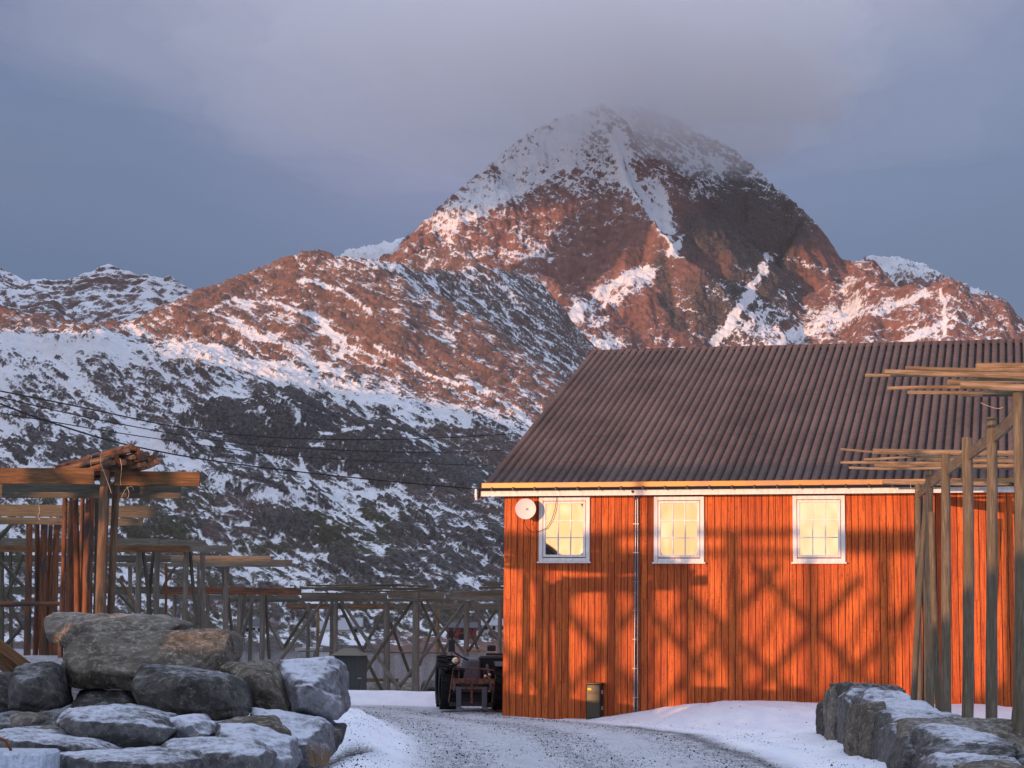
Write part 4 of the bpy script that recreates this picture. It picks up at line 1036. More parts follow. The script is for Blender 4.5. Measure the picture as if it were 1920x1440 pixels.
# ------------------------------------------------------------------ stones
def stone_mat(name, a, b_, vein=(.42, .38, .28), frost=1.0, veinamt=.6, fthr=.85):
    m, t, b = principled(name, rough=.85, spec=.2)
    co = t.coord('Object')
    rnd = t.node('ShaderNodeObjectInfo', out='Random')
    off = t.node('ShaderNodeCombineXYZ', {0: t.math('MULTIPLY', rnd, 31.0), 1: t.math('MULTIPLY', rnd, 57.0), 2: rnd})
    cv = t.node('ShaderNodeVectorMath', {0: co, 1: off}, operation='ADD')
    n1 = t.noise(1.6, 6, .62, cv); n2 = t.noise(11, 5, .65, cv); n3 = t.noise(55, 3, .7, cv)
    c = t.mix(t.ramp(n1, .35, .65), a, b_)
    c = t.mix(t.math('MULTIPLY', t.ramp(n2, .48, .62), .6), c, tuple(x*1.6 for x in b_))
    c = t.mix(t.math('MULTIPLY', t.ramp(t.noise(4.5, 5, .7, cv), .52, .64), .6), c, tuple(x*.55 for x in a))
    c = t.mix(t.math('MULTIPLY', t.ramp(n3, .55, .7), .45), c, tuple(x*.35 for x in a))
    vn = t.noise(2.6, 4, .55, cv, Distortion=1.2)
    vband = t.ramp(t.math('ABSOLUTE', t.math('SUBTRACT', vn, .5)), .0, .012, 1, 0)
    vband = t.math('MULTIPLY', vband, t.ramp(n2, .42, .56))
    c = t.mix(t.math('MULTIPLY', vband, veinamt), c, vein)
    # frost settles on upward faces
    nz = t.node('ShaderNodeSeparateXYZ', {0: t.node('ShaderNodeNewGeometry', out='Normal')}, 2)
    k = t.math('ADD', t.math('MULTIPLY', nz, 1.25), t.math('ADD', t.math('MULTIPLY', t.math('SUBTRACT', n2, .5), .8), t.math('MULTIPLY', t.math('SUBTRACT', n1, .5), .9)))
    k = t.math('ADD', k, t.math('MULTIPLY', t.math('SUBTRACT', n3, .5), .7))
    f = t.math('MULTIPLY', t.ramp(k, fthr, fthr+.55), .85*frost)
    c = t.mix(f, c, (.70, .75, .86))
    t.put(b.inputs['Base Color'], c)
    hh = t.math('ADD', t.math('MULTIPLY', n2, 1.0), t.math('MULTIPLY', n3, .3))
    t.put(b.inputs['Normal'], t.bump(hh, .9, .045))
    return m
S_GREY = stone_mat('grey_granite', (.065, .064, .064), (.135, .132, .13), fthr=.90)
S_BROWN = stone_mat('brown_granite', (.080, .068, .052), (.165, .145, .115), veinamt=.8, frost=.6, fthr=1.15)
S_TAN = stone_mat('tan_granite', (.12, .108, .09), (.215, .195, .165), veinamt=.9, frost=.5, fthr=1.2)
S_DARK = stone_mat('dark_granite', (.042, .040, .038), (.095, .090, .083), veinamt=.4, frost=.6, fthr=1.05)
S_FROST = stone_mat('frosted_granite', (.10, .10, .11), (.20, .20, .22), frost=.95, fthr=.72)

def stone(pts, Yf, dep, mat, label, group, seed, lean=.45, vox=.034, rough_=1.0, name='boulder', cat='boulder', sink=0.0):
    rs = random.Random(seed)
    vmax = max(p[1] for p in pts); vmin = min(p[1] for p in pts)
    P = []
    for (u, v) in pts:
        q = (vmax-v)/(vmax-vmin+1e-6)
        P.append(at(u, v, Yf+lean*dep*q*q+rs.uniform(-.05, .08)*dep*.5))
    # every stone carries on down into whatever it stands in
    if sink:
        zlo = min(p.z for p in P); zhi = max(p.z for p in P)
        for p in [q for q in P if q.z < zlo+.38*(zhi-zlo)]: P.append(Vector((p.x, p.y, zlo-sink)))
    c = sum(P, Vector())/len(P)
    B_ = []
    for p in P:
        d = p-c; sc_ = 1-.18*rs.random()
        B_.append(Vector((c.x+d.x*sc_, p.y+dep*(.75+.3*rs.random()), c.z+d.z*(sc_-.08))))
    # bulge of the front
    F_ = [Vector((c.x+rs.uniform(-.25, .25)*(max(p.x for p in P)-min(p.x for p in P)), Yf-.12*dep, c.z+rs.uniform(-.35, .2)*(max(p.z for p in P)-min(p.z for p in P)))) for _ in range(3)]
    bm = bmesh.new()
    for p in P+B_+F_: bm.verts.new(p-c)
    bmesh.ops.convex_hull(bm, input=bm.verts[:])
    bmesh.ops.delete(bm, geom=[v for v in bm.verts if not v.link_faces], context='VERTS')
    me = bpy.data.meshes.new(name); bm.to_mesh(me); bm.free()
    o = bpy.data.objects.new(name, me); C.objects.link(o); o.location = c
    md = o.modifiers.new('r', 'REMESH'); md.mode = 'VOXEL'; md.voxel_size = vox
    bpy.context.view_layer.update()
    dg = bpy.context.evaluated_depsgraph_get()
    me2 = bpy.data.meshes.new_from_object(o.evaluated_get(dg))
    o.modifiers.clear(); o.data = me2; bpy.data.meshes.remove(me)
    n = len(me2.vertices); co = np.empty(n*3, np.float32); me2.vertices.foreach_get('co', co); co = co.reshape(-1, 3)
    nr = np.empty(n*3, np.float32); me2.vertex_normals.foreach_get('vector', nr); nr = nr.reshape(-1, 3)
    s = seed*13 % 97
    for _ in range(5):                     # split faces
        a = rs.uniform(0, 6.28); q = Vector((math.cos(a), -abs(math.sin(a))-.15, rs.choice((-.55, -.1, .25, .5, 1.6)))).normalized()
        nn = np.array(q[:]); dd = co@nn; h_ = dd.max()*rs.uniform(.76, .93)
        co -= nn[None]*np.maximum(dd-h_, 0)[:, None]
    d = noise3(co+s, 1.1, s)*.016+noise3(co+s, 2.7, s+1)*.016+noise3(co, 6.5, s+2)*.016+noise3(co, 15, s+3)*.009
    # chipped bedding cracks
    ang = rs.uniform(-.5, .5); q = co[:, 2]*math.cos(ang)+co[:, 0]*math.sin(ang)*.6+noise3(co, .9, s+7)*.16
    d -= np.exp(-((q/.27-np.round(q/.27))/.07)**2)*.022*sst(noise3(co, 1.3, s+8), -.1, .4)
    co += nr*(d*rough_)[:, None]
    me2.vertices.foreach_set('co', co.ravel())
    me2.polygons.foreach_set('use_smooth', np.ones(len(me2.polygons), dtype=bool))
    me2.materials.clear(); me2.materials.append(mat); me2.update()
    me2.name = name
    return tag(o, label, cat, group)
zl = lambda L: [(x/2.8235, 1130+y/2.8235) for x, y in L]
zr_ = lambda L: [(1540+x/5.053, 1250+y/5.053) for x, y in L]
GL = 'boulders piled at the left of the road'; GR = 'stones lined up right of the road'
LEFT = [
 ([(235, 80), (270, 45), (500, 55), (700, 70), (880, 65), (960, 110), (880, 175), (700, 190), (420, 200), (380, 240), (300, 235), (240, 215)], 27.6, 1.5, S_TAN, 'topmost long tan slab of the left rock pile, right under the rack posts'),
 ([(430, 165), (560, 165), (900, 150), (1200, 135), (1243, 170), (1240, 300), (1160, 350), (1000, 440), (690, 465), (330, 450), (285, 380), (340, 270), (390, 190)], 26.4, 1.7, S_BROWN, 'widest brown boulder, spanning the upper middle of the left rock pile'),
 ([(60, 350), (110, 318), (270, 310), (310, 330), (300, 560), (240, 590), (40, 570), (38, 440)], 25.6, 1.1, S_DARK, 'dark upright block veined with pale lines at the left of the pile'),
 ([(360, 560), (400, 460), (680, 465), (700, 640), (420, 650)], 26.0, 1.1, S_DARK, 'dark boulder in the hollow beneath the widest brown boulder'),
 ([(740, 310), (900, 345), (1080, 355), (1160, 390), (1220, 380), (1290, 420), (1315, 500), (1315, 605), (1110, 625), (860, 610), (680, 540), (690, 440), (730, 400)], 24.5, 1.3, S_DARK, 'dark peaked boulder in the centre of the left pile'),
 ([(1150, 335), (1200, 310), (1430, 300), (1480, 370), (1540, 580), (1330, 590), (1300, 420)], 25.4, 1.2, S_BROWN, 'brown-grey boulder leaning between the dark peaked one and the layered one'),
 ([(1440, 295), (1620, 290), (1760, 283), (1800, 330), (1818, 580), (1780, 630), (1700, 610), (1550, 570), (1490, 430)], 25.4, 1.7, S_FROST, 'big layered frosted boulder at the right end of the left pile'),
 ([(275, 600), (330, 560), (600, 540), (720, 560), (850, 620), (905, 680), (870, 730), (800, 780), (640, 780), (400, 720), (290, 650)], 22.7, 1.5, S_GREY, 'lens-shaped grey boulder with a frosted top and dark underside'),
 ([(860, 615), (1040, 590), (1110, 640), (1140, 710), (1060, 730), (880, 730)], 23.4, .8, S_FROST, 'small frosted angular stone right of the lens-shaped boulder'),
 ([(1320, 550), (1500, 580), (1690, 610), (1735, 660), (1740, 800), (1700, 880), (1540, 900), (1500, 700), (1320, 620)], 24.2, 1.9, S_FROST, 'long frosted block below the layered boulder, beside the road snow'),
 ([(1100, 640), (1230, 610), (1440, 605), (1530, 690), (1560, 745), (1300, 740)], 23.9, 1.0, S_BROWN, 'flat tan-edged stone wedged in front of the long frosted block'),
 ([(1110, 640), (1330, 650), (1540, 730), (1560, 860), (1540, 920), (1200, 920), (1130, 720)], 22.9, 1.4, S_FROST, 'frosted sloping slab in the front row, right of centre'),
 ([(820, 770), (900, 722), (1330, 730), (1440, 810), (1430, 870), (1380, 920), (880, 920)], 21.9, 1.3, S_GREY, 'rounded frosted slab at the bottom edge in the middle of the pile'),
 ([(260, 800), (420, 790), (1010, 780), (1060, 830), (1090, 930), (250, 930)], 21.0, 1.2, S_GREY, 'long flat-topped stone along the bottom edge of the photo'),
 ([(0, 670), (90, 680), (280, 700), (480, 730), (620, 790), (600, 860), (230, 900), (-60, 930), (-90, 700)], 21.9, 1.5, S_GREY, 'grey wedge-shaped slab sloping down right behind the concrete block'),
 ([(50, 600), (80, 580), (190, 590), (215, 625), (140, 665), (50, 650)], 24.0, .6, S_TAN, 'small tan stone below the dark upright block'),
 ([(140, 685), (230, 645), (300, 660), (320, 720), (160, 715)], 23.3, .6, S_TAN, 'small pale stone tucked left of the lens-shaped boulder'),
 ([(-120, 375), (62, 372), (58, 570), (-80, 590)], 26.3, 1.2, S_DARK, 'black block cut off by the left photo edge'),
 ([(-80, 600), (60, 620), (140, 645), (150, 720), (-60, 720)], 24.4, 1.0, S_DARK, 'low dark stone by the left photo edge below the black block'),
 ([(1720, 640), (1825, 640), (1785, 770), (1740, 800), (1700, 760)], 25.2, .8, S_DARK, 'small dark stone under the layered boulder next to the snow'),
 ([(180, 590), (330, 560), (420, 700), (300, 760), (160, 700)], 25.0, 1.0, S_DARK, 'dark stone filling the gap behind the lens-shaped boulder'),
 ([(640, 560), (900, 600), (1000, 760), (640, 780)], 25.6, 1.0, S_DARK, 'dark stone hidden low between the lens-shaped and the peaked boulder'),
]
for i, (o_, Yf, dep, mt, lb) in enumerate(LEFT):
    stone(zl(o_), Yf, dep, mt, lb, GL, 100+i)
# pale concrete block with a rusty lifting loop
blk = thing('concrete_block', 'pale frosted concrete block in the bottom left corner with a rusty iron loop', 'concrete block', at(20, 1440, 20.4))
bb_ = Vector(blk.location)
P = [at(-60, 1412, 20.3), at(79, 1411.5, 20.3)]
m, t, b = principled('frosted_concrete', rough=.85)
n_ = t.noise(14, 5, .65, t.coord('Object')); n4 = t.node('ShaderNodeTexVoronoi', {'Vector': t.coord('Object'), 'Scale': 22.0}, 'Distance')
t.put(b.inputs['Base Color'], t.mix(t.ramp(n4, .05, .18, 1, 0), t.mix(t.ramp(n_, .3, .7), (.30, .33, .38), (.55, .60, .70)), (.16, .18, .21)))
t.put(b.inputs['Normal'], t.bump(n_, .6, .02))
bm = bmesh.new(); bm_box(bm, (P[0].x-bb_.x, -.1, -.6), (P[1].x-bb_.x, .75, P[1].z-bb_.z)); o = bm_obj('block', bm, m, blk, bevel=.03)
M_RUST, t, b = principled('rusty_iron', (.16, .05, .02), .75)
ls = at(20, 1411, 20.6)-bb_
bm = bmesh.new(); bm_tube(bm, [ls+Vector((0, 0, -.1)), ls+Vector((0, 0, .03)), ls+Vector((-.06, 0, .12)), ls+Vector((-.18, 0, .16)), ls+Vector((-.30, 0, .12)), ls+Vector((-.34, 0, -.1))], .016, 8); bm_obj('lifting_loop', bm, M_RUST, blk, smooth=True)

RIGHT = [
 ([(5, 350), (30, 320), (80, 315), (80, 480), (30, 490), (0, 430)], 39.5, .8, S_DARK, 'small dark stone at the far left end of the right stone row'),
 ([(85, 205), (150, 165), (195, 170), (195, 610), (130, 610), (75, 490)], 38.3, .8, S_TAN, 'narrow pale upright stone second from the far end of the right row'),
 ([(180, 160), (210, 145), (420, 155), (700, 175), (800, 215), (810, 330), (500, 600), (190, 610)], 37.4, 1.3, S_DARK, 'big dark flat-topped stone at the far end against the red wall'),
 ([(215, 265), (300, 200), (430, 205), (440, 400), (370, 620), (230, 620)], 36.2, 1.0, S_GREY, 'frost-topped grey stone in front of the big dark flat-topped one'),
 ([(375, 320), (430, 220), (530, 190), (640, 260), (770, 320), (760, 420), (380, 430)], 35.3, 1.0, S_GREY, 'peaked frosted stone rising behind the rust-brown stone'),
 ([(590, 225), (780, 235), (855, 280), (850, 400), (650, 400)], 36.4, 1.1, S_FROST, 'low flat frosted stone touching the red wall by the first posts'),
 ([(320, 350), (430, 335), (430, 800), (370, 800), (265, 690), (300, 560)], 33.6, .8, S_BROWN, 'upright brown stone with a frosted shoulder left of the rust-brown one'),
 ([(410, 370), (440, 340), (620, 320), (640, 480), (540, 810), (410, 800)], 32.7, 1.0, S_BROWN, 'rust-brown cleft upright stone in the middle of the right row'),
 ([(560, 350), (620, 305), (980, 330), (1160, 430), (1150, 520), (640, 520)], 32.9, 1.6, S_FROST, 'broad frosted slab behind the rust-brown stone'),
 ([(570, 480), (650, 445), (690, 600), (690, 870), (535, 810)], 31.7, .8, S_DARK, 'dark narrow stone right of the rust-brown one'),
 ([(650, 440), (720, 405), (1060, 420), (1180, 460), (1100, 620), (700, 620)], 31.0, 1.5, S_GREY, 'long rounded grey stone with a frosted top in mid row'),
 ([(655, 545), (800, 530), (820, 780), (740, 900), (650, 870)], 30.2, .9, S_GREY, 'frosted grey stone with a dark front at the snow edge'),
 ([(1100, 440), (1240, 430), (1350, 480), (1340, 560), (1120, 560)], 31.6, 1.2, S_GREY, 'small low frosted stone in front of the third and fourth rack posts'),
 ([(800, 545), (860, 500), (1300, 505), (1880, 495), (1935, 560), (1940, 750), (1000, 760), (790, 700)], 29.4, 1.6, S_BROWN, 'very long brown stone with a thin frost cap running to the photo edge'),
 ([(925, 580), (970, 545), (1300, 560), (1600, 640), (1850, 725), (1800, 850), (1000, 1030), (915, 1000)], 27.9, 1.6, S_GREY, 'large sloping grey stone with a smooth frosted top'),
 ([(730, 900), (830, 640), (925, 620), (930, 800), (880, 1010), (740, 1010)], 28.5, .9, S_DARK, 'dark pointed stone with light edges next to the large sloping one'),
 ([(1020, 790), (1200, 710), (1400, 700), (1850, 720), (1870, 870), (1500, 1050), (1020, 1030)], 26.9, 1.4, S_DARK, 'dark stone with a frosted rim second from the near end'),
 ([(1085, 920), (1120, 845), (1300, 825), (1900, 880), (1980, 1060), (1080, 1060)], 25.9, 1.3, S_GREY, 'frosted ribbed stone at the near end of the right row'),
 ([(1400, 980), (1500, 900), (1900, 905), (1980, 950), (1980, 1080), (1380, 1080)], 25.0, 1.0, S_BROWN, 'brown-topped stone cut off by the bottom right corner'),
 ([(1850, 740), (1960, 790), (1990, 920), (1850, 920)], 27.5, 1.0, S_DARK, 'dark stone at the right photo edge behind the ribbed one'),
]
for i, (o_, Yf, dep, mt, lb) in enumerate(RIGHT):
    stone(zr_(o_), 22+(Yf-25)*.83, dep, mt, lb, GR, 200+i, lean=.75, sink=.45)
# shore stones behind the long rack
SH = [([(678, 1308), (690, 1285), (712, 1277), (740, 1283), (752, 1308)], 63.5, 1.2, S_TAN, 'pale shore stone right of the dark hut'),
      ([(735, 1308), (742, 1278), (760, 1274), (785, 1284), (790, 1308)], 64, 1.2, S_TAN, 'pale pointed shore stone left of the thick rack post'),
      ([(786, 1308), (792, 1277), (806, 1272), (822, 1286), (828, 1308)], 64, 1.2, S_DARK, 'dark shore stone between the thick rack post and the tractor')]
for i, (o_, Yf, dep, mt, lb) in enumerate(SH):
    stone(o_, Yf, dep, mt, lb, 'stones on the shore behind the long rack', 300+i, vox=.06, sink=.4)
# ------------------------------------------------------------------ hut behind the boulders
hp = at(648, 1312, 55.5)
hut = thing('storage_hut', 'small dark green board hut with a low frosted roof behind the boulders', 'hut', (hp.x, hp.y, gz(hp.x, hp.y)), R(-6))
m, t, b = principled('dark_green_boards', rough=.7)
xx_ = t.node('ShaderNodeSeparateXYZ', {0: t.coord('Object')}, 0)
gp = t.ramp(t.math('FRACT', t.math('MULTIPLY', xx_, 8.0)), .0, .10, 0, 1)
n_ = t.noise(1.0, 4, .6, t.coord('Object', (30, 30, 2)))
t.put(b.inputs['Base Color'], t.mix(gp, (.01, .01, .01), t.mix(n_, (.035, .042, .04), (.065, .075, .07))))
Hh = at(648, 1229, 55.5).z-hut.location.z; Wh = PX(52, 55.5)
boxes('hut_wall', [((-Wh/2, 0, -.1), (Wh/2, 1.1, Hh))], m, hut)
bm = bmesh.new()
q = [(-Wh/2-.06, -.12, Hh+.0), (Wh/2+.06, -.12, Hh+.0), (Wh/2-.25, .55, Hh+.20), (-Wh/2+.2, .55, Hh+.20), (-Wh/2-.06, 1.2, Hh), (Wh/2+.06, 1.2, Hh)]
V = [bm.verts.new(p) for p in q]
for f in ((0, 1, 2, 3), (3, 2, 5, 4), (0, 3, 4), (1, 5, 2), (0, 4, 5, 1)): bm.faces.new([V[i] for i in f])
M_HROOF, _, _ = principled('hut_roof_felt', (.16, .15, .12), .9)
bm_obj('roof', bm, M_HROOF, hut)
boxes('latch', [((Wh/2-.06, -.03, Hh*.42), (Wh/2+.05, -.002, Hh*.45))], M_GALV, hut)

# ------------------------------------------------------------------ tractor nosing out behind the barn corner
tp = at(886, 1330, 46.2)
tz = at(886, 1331, 46.2).z
trac = thing('tractor', 'small dark red tractor with a rusty pallet fork parked behind the barn corner', 'tractor', (tp.x, tp.y, tz), R(6))
m, t, b = principled('tyre_rubber', (.012, .012, .013), .85); M_TYRE = m
M_TRED, _, _ = principled('dark_red_paint', (.16, .012, .014), .4, spec=.5)
M_TDARK, _, _ = principled('dark_machine_grey', (.030, .030, .034), .5)
M_TPANEL, _, _ = principled('worn_grey_panel', (.10, .10, .12), .5)
m, t, b = principled('worn_rusty_steel', rough=.65, metal=.25)
n_ = t.noise(12, 4, .6, t.coord('Object')); t.put(b.inputs['Base Color'], t.mix(t.ramp(n_, .4, .6), (.10, .055, .04), (.24, .10, .06))); M_TRUST = m
m, t, b = principled('lamp_glass', (.8, .62, .42), .12, metal=.85); M_LAMP = m
M_YPOLE, _, _ = principled('yellow_handle', (.35, .26, .06), .6)
SXT = 1/FPX*46.2
def wheel(x, y, r_, wd):
    bm = bmesh.new(); n = 40; prof_ = [(r_*.60, -wd/2*.9), (r_*.86, -wd/2), (r_*.95, -wd/2*.86), (r_*.96, 0), (r_*.95, wd/2*.86), (r_*.86, wd/2), (r_*.60, wd/2*.9)]
    rg = [[bm.verts.new((x+w_, y+rr*math.cos(2*math.pi*i/n), r_+rr*math.sin(2*math.pi*i/n))) for rr, w_ in prof_] for i in range(n)]
    for i in range(n):
        for k in range(len(prof_)-1): bm.faces.new((rg[i][k], rg[i][k+1], rg[(i+1) % n][k+1], rg[(i+1) % n][k]))
    for i in range(18):          # chevron lugs
        for s_ in (-1, 1):
            a0 = 2*math.pi*(i+(.5 if s_ > 0 else 0))/18
            c = []
            for (xx, da) in ((0, .16), (s_*wd*.48, 0)):
                for rr in (.93, 1.03):
                    for dd in (-.045, .045):
                        a = a0+da+dd; c.append(bm.verts.new((x+xx, y+r_*rr*math.cos(a), r_+r_*rr*math.sin(a))))
            for f in ((0, 1, 3, 2), (4, 6, 7, 5), (0, 4, 5, 1), (2, 3, 7, 6), (1, 5, 7, 3), (0, 2, 6, 4)): bm.faces.new([c[j] for j in f])
    w = bm_obj('wheel', bm, M_TYRE, trac)
    bm = bmesh.new(); bm_tube(bm, [(x-wd*.30, y, r_), (x+wd*.30, y, r_)], r_*.60, 28); bm_tube(bm, [(x-wd*.36, y, r_), (x+wd*.36, y, r_)], r_*.22, 16)
    bm_obj('rim', bm, M_TRED, w, smooth=True)
wheel(-.52, .62, .50, .40); wheel(.72, .62, .50, .42); wheel(-.46, 2.3, .60, .44); wheel(.74, 2.3, .60, .44)
bm = bmesh.new(); bm_box(bm, (-.24, .45, .42), (.44, 2.4, .95)); o = bm_obj('body', bm, M_TDARK, trac, bevel=.05)
bm = bmesh.new()
q = [(-.22, .30, .62), (.22, .30, .62), (.20, .30, 1.14), (-.08, .30, 1.14), (-.24, 1.5, .62), (.24, 1.5, .62), (.22, 1.5, 1.20), (-.10, 1.5, 1.20)]
V = [bm.verts.new(p) for p in q]
for f in ((0, 1, 2, 3), (4, 7, 6, 5), (0, 4, 5, 1), (1, 5, 6, 2), (2, 6, 7, 3), (3, 7, 4, 0)): bm.faces.new([V[i] for i in f])
bm_obj('hood', bm, M_TPANEL, trac, bevel=.04)
boxes('side_panel', [((.46, .42, .38), (.98, 1.6, .70))], M_TRED, trac, bevel=.03)
# fenders
for s_, xc in ((1, .74),):
    bm = bmesh.new(); n = 9; A = []
    for i in range(n):
        a = R(62)+R(62)*i/(n-1); A.append([bm.verts.new((xc+w_, .62+.57*math.cos(a), .5+.57*math.sin(a))) for w_ in (-.20, .20)]+[bm.verts.new((xc+w_, .62+.60*math.cos(a), .5+.60*math.sin(a))) for w_ in (.20, -.20)])
    for i in range(n-1):
        for k in range(4): bm.faces.new((A[i][k], A[i][(k+1) % 4], A[i+1][(k+1) % 4], A[i+1][k]))
    bm.faces.new(A[0]); bm.faces.new(A[-1][::-1]); bm_obj('fender', bm, M_TPANEL, trac)
def T_(u, v, y=0.0):    # picture position -> tractor coordinates
    return ((u-886)*SXT, y, (1331-v)*SXT)
def tube_u(name, pts, r_, mat, par, y): 
    bm = bmesh.new(); bm_tube(bm, [T_(u, v, y) for u, v in pts], r_, 8); return bm_obj(name, bm, mat, par, smooth=True)
# pallet fork carriage
cg = tube_u('fork_carriage', [(838, 1317), (846, 1255), (852, 1253), (912, 1256), (921, 1258), (924, 1266), (916, 1327)], .014, M_TRUST, trac, -.55)
for u in (857, 868, 880, 891, 903): tube_u('guard_bar', [(u, 1254), (u-1, 1276)], .008, M_TRUST, cg, -.55)
def ubox(name, u0, v0, u1, v1, y0, y1, mat, par, bev=.004):
    a = T_(u0, v1); b2 = T_(u1, v0); return boxes(name, [((a[0], y0, a[2]), (b2[0], y1, b2[2]))], mat, par, bev)
ubox('cross_bar', 845, 1273, 922, 1282, -.60, -.53, M_TRUST, cg); ubox('cross_bar', 842, 1288, 919, 1292, -.60, -.54, M_TRUST, cg)
ubox('cross_bar', 840, 1316, 917, 1323, -.58, -.53, M_TDARK, cg)
for u in (880,): ubox('upright', u-2, 1278, u+2, 1318, -.60, -.56, M_TRUST, cg)
for u in (856, 903): 
    f0 = ubox('fork_tine', u-4.5, 1288, u+4.5, 1326, -.66, -.61, M_TPANEL, cg); a = T_(u-4.5, 1327); b2 = T_(u+4.5, 1324)
    boxes('fork_tine', [((a[0], -1.35, a[2]), (b2[0], -.62, b2[2]))], M_TPANEL, cg, .004)
ubox('front_axle', 848, 1300, 918, 1324, .35, .55, M_TDARK, trac, .02); ubox('engine_guard', 862, 1276, 908, 1300, .20, .34, M_TDARK, trac, .02)
# loader arms
for u in (850, 918):
    bm = bmesh.new(); a = T_(u, 1300); bm_tube(bm, [(a[0], -.55, .42), (a[0], -.1, .62), (a[0], .8, 1.0)], .045, 8); bm_obj('loader_arm', bm, M_TDARK, trac)
# lamps
def lamp(u, v, r_, y):
    a = T_(u, v); bm = bmesh.new(); bm_tube(bm, [(a[0], y+.10, a[2]), (a[0], y, a[2])], r_*.7, 16, r1=r_*1.1); h = bm_obj('headlight', bm, M_TDARK, trac, smooth=True)
    bm = bmesh.new(); bmesh.ops.create_uvsphere(bm, u_segments=16, v_segments=8, radius=r_, matrix=Matrix.Translation((a[0], y-.002, a[2])) @ Matrix.Diagonal((1, .28, .8, 1))); bm_obj('lens', bm, M_LAMP, h, smooth=True)
lamp(855, 1241, .095, .15); lamp(907, 1269, .05, -.35); lamp(915, 1266, .04, -.30)
# mirrors, column, handle, top gear
# torn mud flap over the left tyre
bm = bmesh.new(); V = [bm.verts.new(T_(u, v, y)) for u, v, y in ((832, 1262, .1), (842, 1254, .1), (860, 1251, .2), (872, 1256, .2), (866, 1262, .5), (838, 1266, .5))]; bm.faces.new(V); bmesh.ops.solidify(bm, geom=bm.faces[:], thickness=.015); bm_obj('fender', bm, M_TPANEL, trac)
ubox('mirror', 843, 1184, 852, 1199, .55, .60, M_TDARK, trac, .012); ubox('mirror', 862, 1191, 872, 1203, .55, .60, M_TDARK, trac, .012)
tube_u('mirror_arm', [(849, 1240), (851, 1200), (852, 1196), (866, 1197)], .012, M_TDARK, trac, .62)
ubox('hydraulic_block', 843, 1203, 855, 1225, .50, .66, M_TDARK, trac, .01)
tube_u('hydraulic_hose', [(852, 1225), (866, 1234), (880, 1240)], .02, M_TDARK, trac, .4)
tube_u('grab_handle', [(886, 1222), (899, 1222), (914, 1222)], .016, M_YPOLE, trac, .5)
bm = bmesh.new(); a = T_(880, 1220); bmesh.ops.create_uvsphere(bm, u_segments=12, v_segments=8, radius=.06, matrix=Matrix.Translation((a[0], .48, a[2]))); bm_obj('beacon', bm, M_TRUST, trac, smooth=True)
ubox('air_filter', 917, 1212, 932, 1223, .5, .75, M_TDARK, trac, .02); ubox('roll_bar', 915, 1227, 960, 1231, .6, .66, M_TDARK, trac)
ubox('seat', 905, 1232, 960, 1262, 1.0, 1.3, M_TDARK, trac, .05)

# ------------------------------------------------------------------ overhead cables
def sag(pts, n=14):
    P = pts; Q = []
    for i in range(len(P)-1):
        a = P[max(i-1, 0)]; b = P[i]; c = P[i+1]; d = P[min(i+2, len(P)-1)]
        for k in range(6):
            q = k/6; Q.append(.5*((2*b)+(c-a)*q+(2*a-5*b+4*c-d)*q*q+(3*b-a-3*c+d)*q**3))
    Q.append(P[-1]); return Q
up_ = at(-78, 1203, 33.8)
upole = thing('utility_pole', 'wooden utility pole just outside the left photo edge carrying the overhead cables', 'utility pole', (up_.x, 33.8, gz(up_.x, 33.8)))
ub_ = Vector(upole.location)
log('pole', Vector((up_.x, 33.8, ub_.z-.3)), Vector((up_.x, 33.8, at(-78, 695, 33.8).z)), .13, .10, W_GREY, upole, ub_)
for vv in (722, 733, 752, 768):
    z_ = at(-70, vv, 34).z-ub_.z; boxes('insulator', [((.08, .08, z_-.05), (.19, .2, z_+.05))], M_WHITE, upole, .01)
CB = [([(-60, 722, 34), (0, 733, 35.5), (160, 765, 39), (330, 800, 43), (480, 818, 47), (640, 824, 51), (800, 822, 55), (965, 813, 59)], .014, 'topmost overhead cable sagging across the hillside to the barn roof'),
      ([(-60, 733, 34), (0, 745, 35.5), (200, 790, 40), (430, 829, 46), (620, 843, 51), (800, 848, 55), (940, 844, 59)], .011, 'second overhead cable, just under the topmost one'),
      ([(-60, 768, 34), (0, 774, 35.5), (250, 816, 41), (500, 850, 48), (700, 865, 53), (915, 873, 59)], .010, 'third, thinnest overhead cable above the lowest one'),
      ([(-64, 735, 34), (0, 757, 35.5), (90, 790, 37), (230, 832, 40), (400, 864, 44.5), (600, 889, 48), (760, 905, 50), (905, 918, 51)], .016, 'lowest and thickest overhead cable ending at the barn eave')]
for pts, r_, lb in CB:
    P = sag([at(*p) for p in pts]); bm = bmesh.new(); bm_tube(bm, P, r_, 6); o = bm_obj('overhead_cable', bm, M_CABLE, None, smooth=True); tag(o, lb, 'cable', 'overhead cables')

# leaning planks at the left edge
pk = thing('plank_stack', 'old planks leaning down to the right at the left photo edge behind the dark block', 'planks', at(0, 1250, 27.3))
kb = Vector(pk.location)
for k, (u0, v0, u1, v1) in enumerate(((-50, 1172, 52, 1250), (-50, 1186, 46, 1262), (-50, 1204, 36, 1272))):
    plank('plank', at(u0, v0, 27.3+k*.1), at(u1, v1, 27.3+k*.1), .08, .13, W_PLANK if k < 2 else W_BROWN, pk, kb)

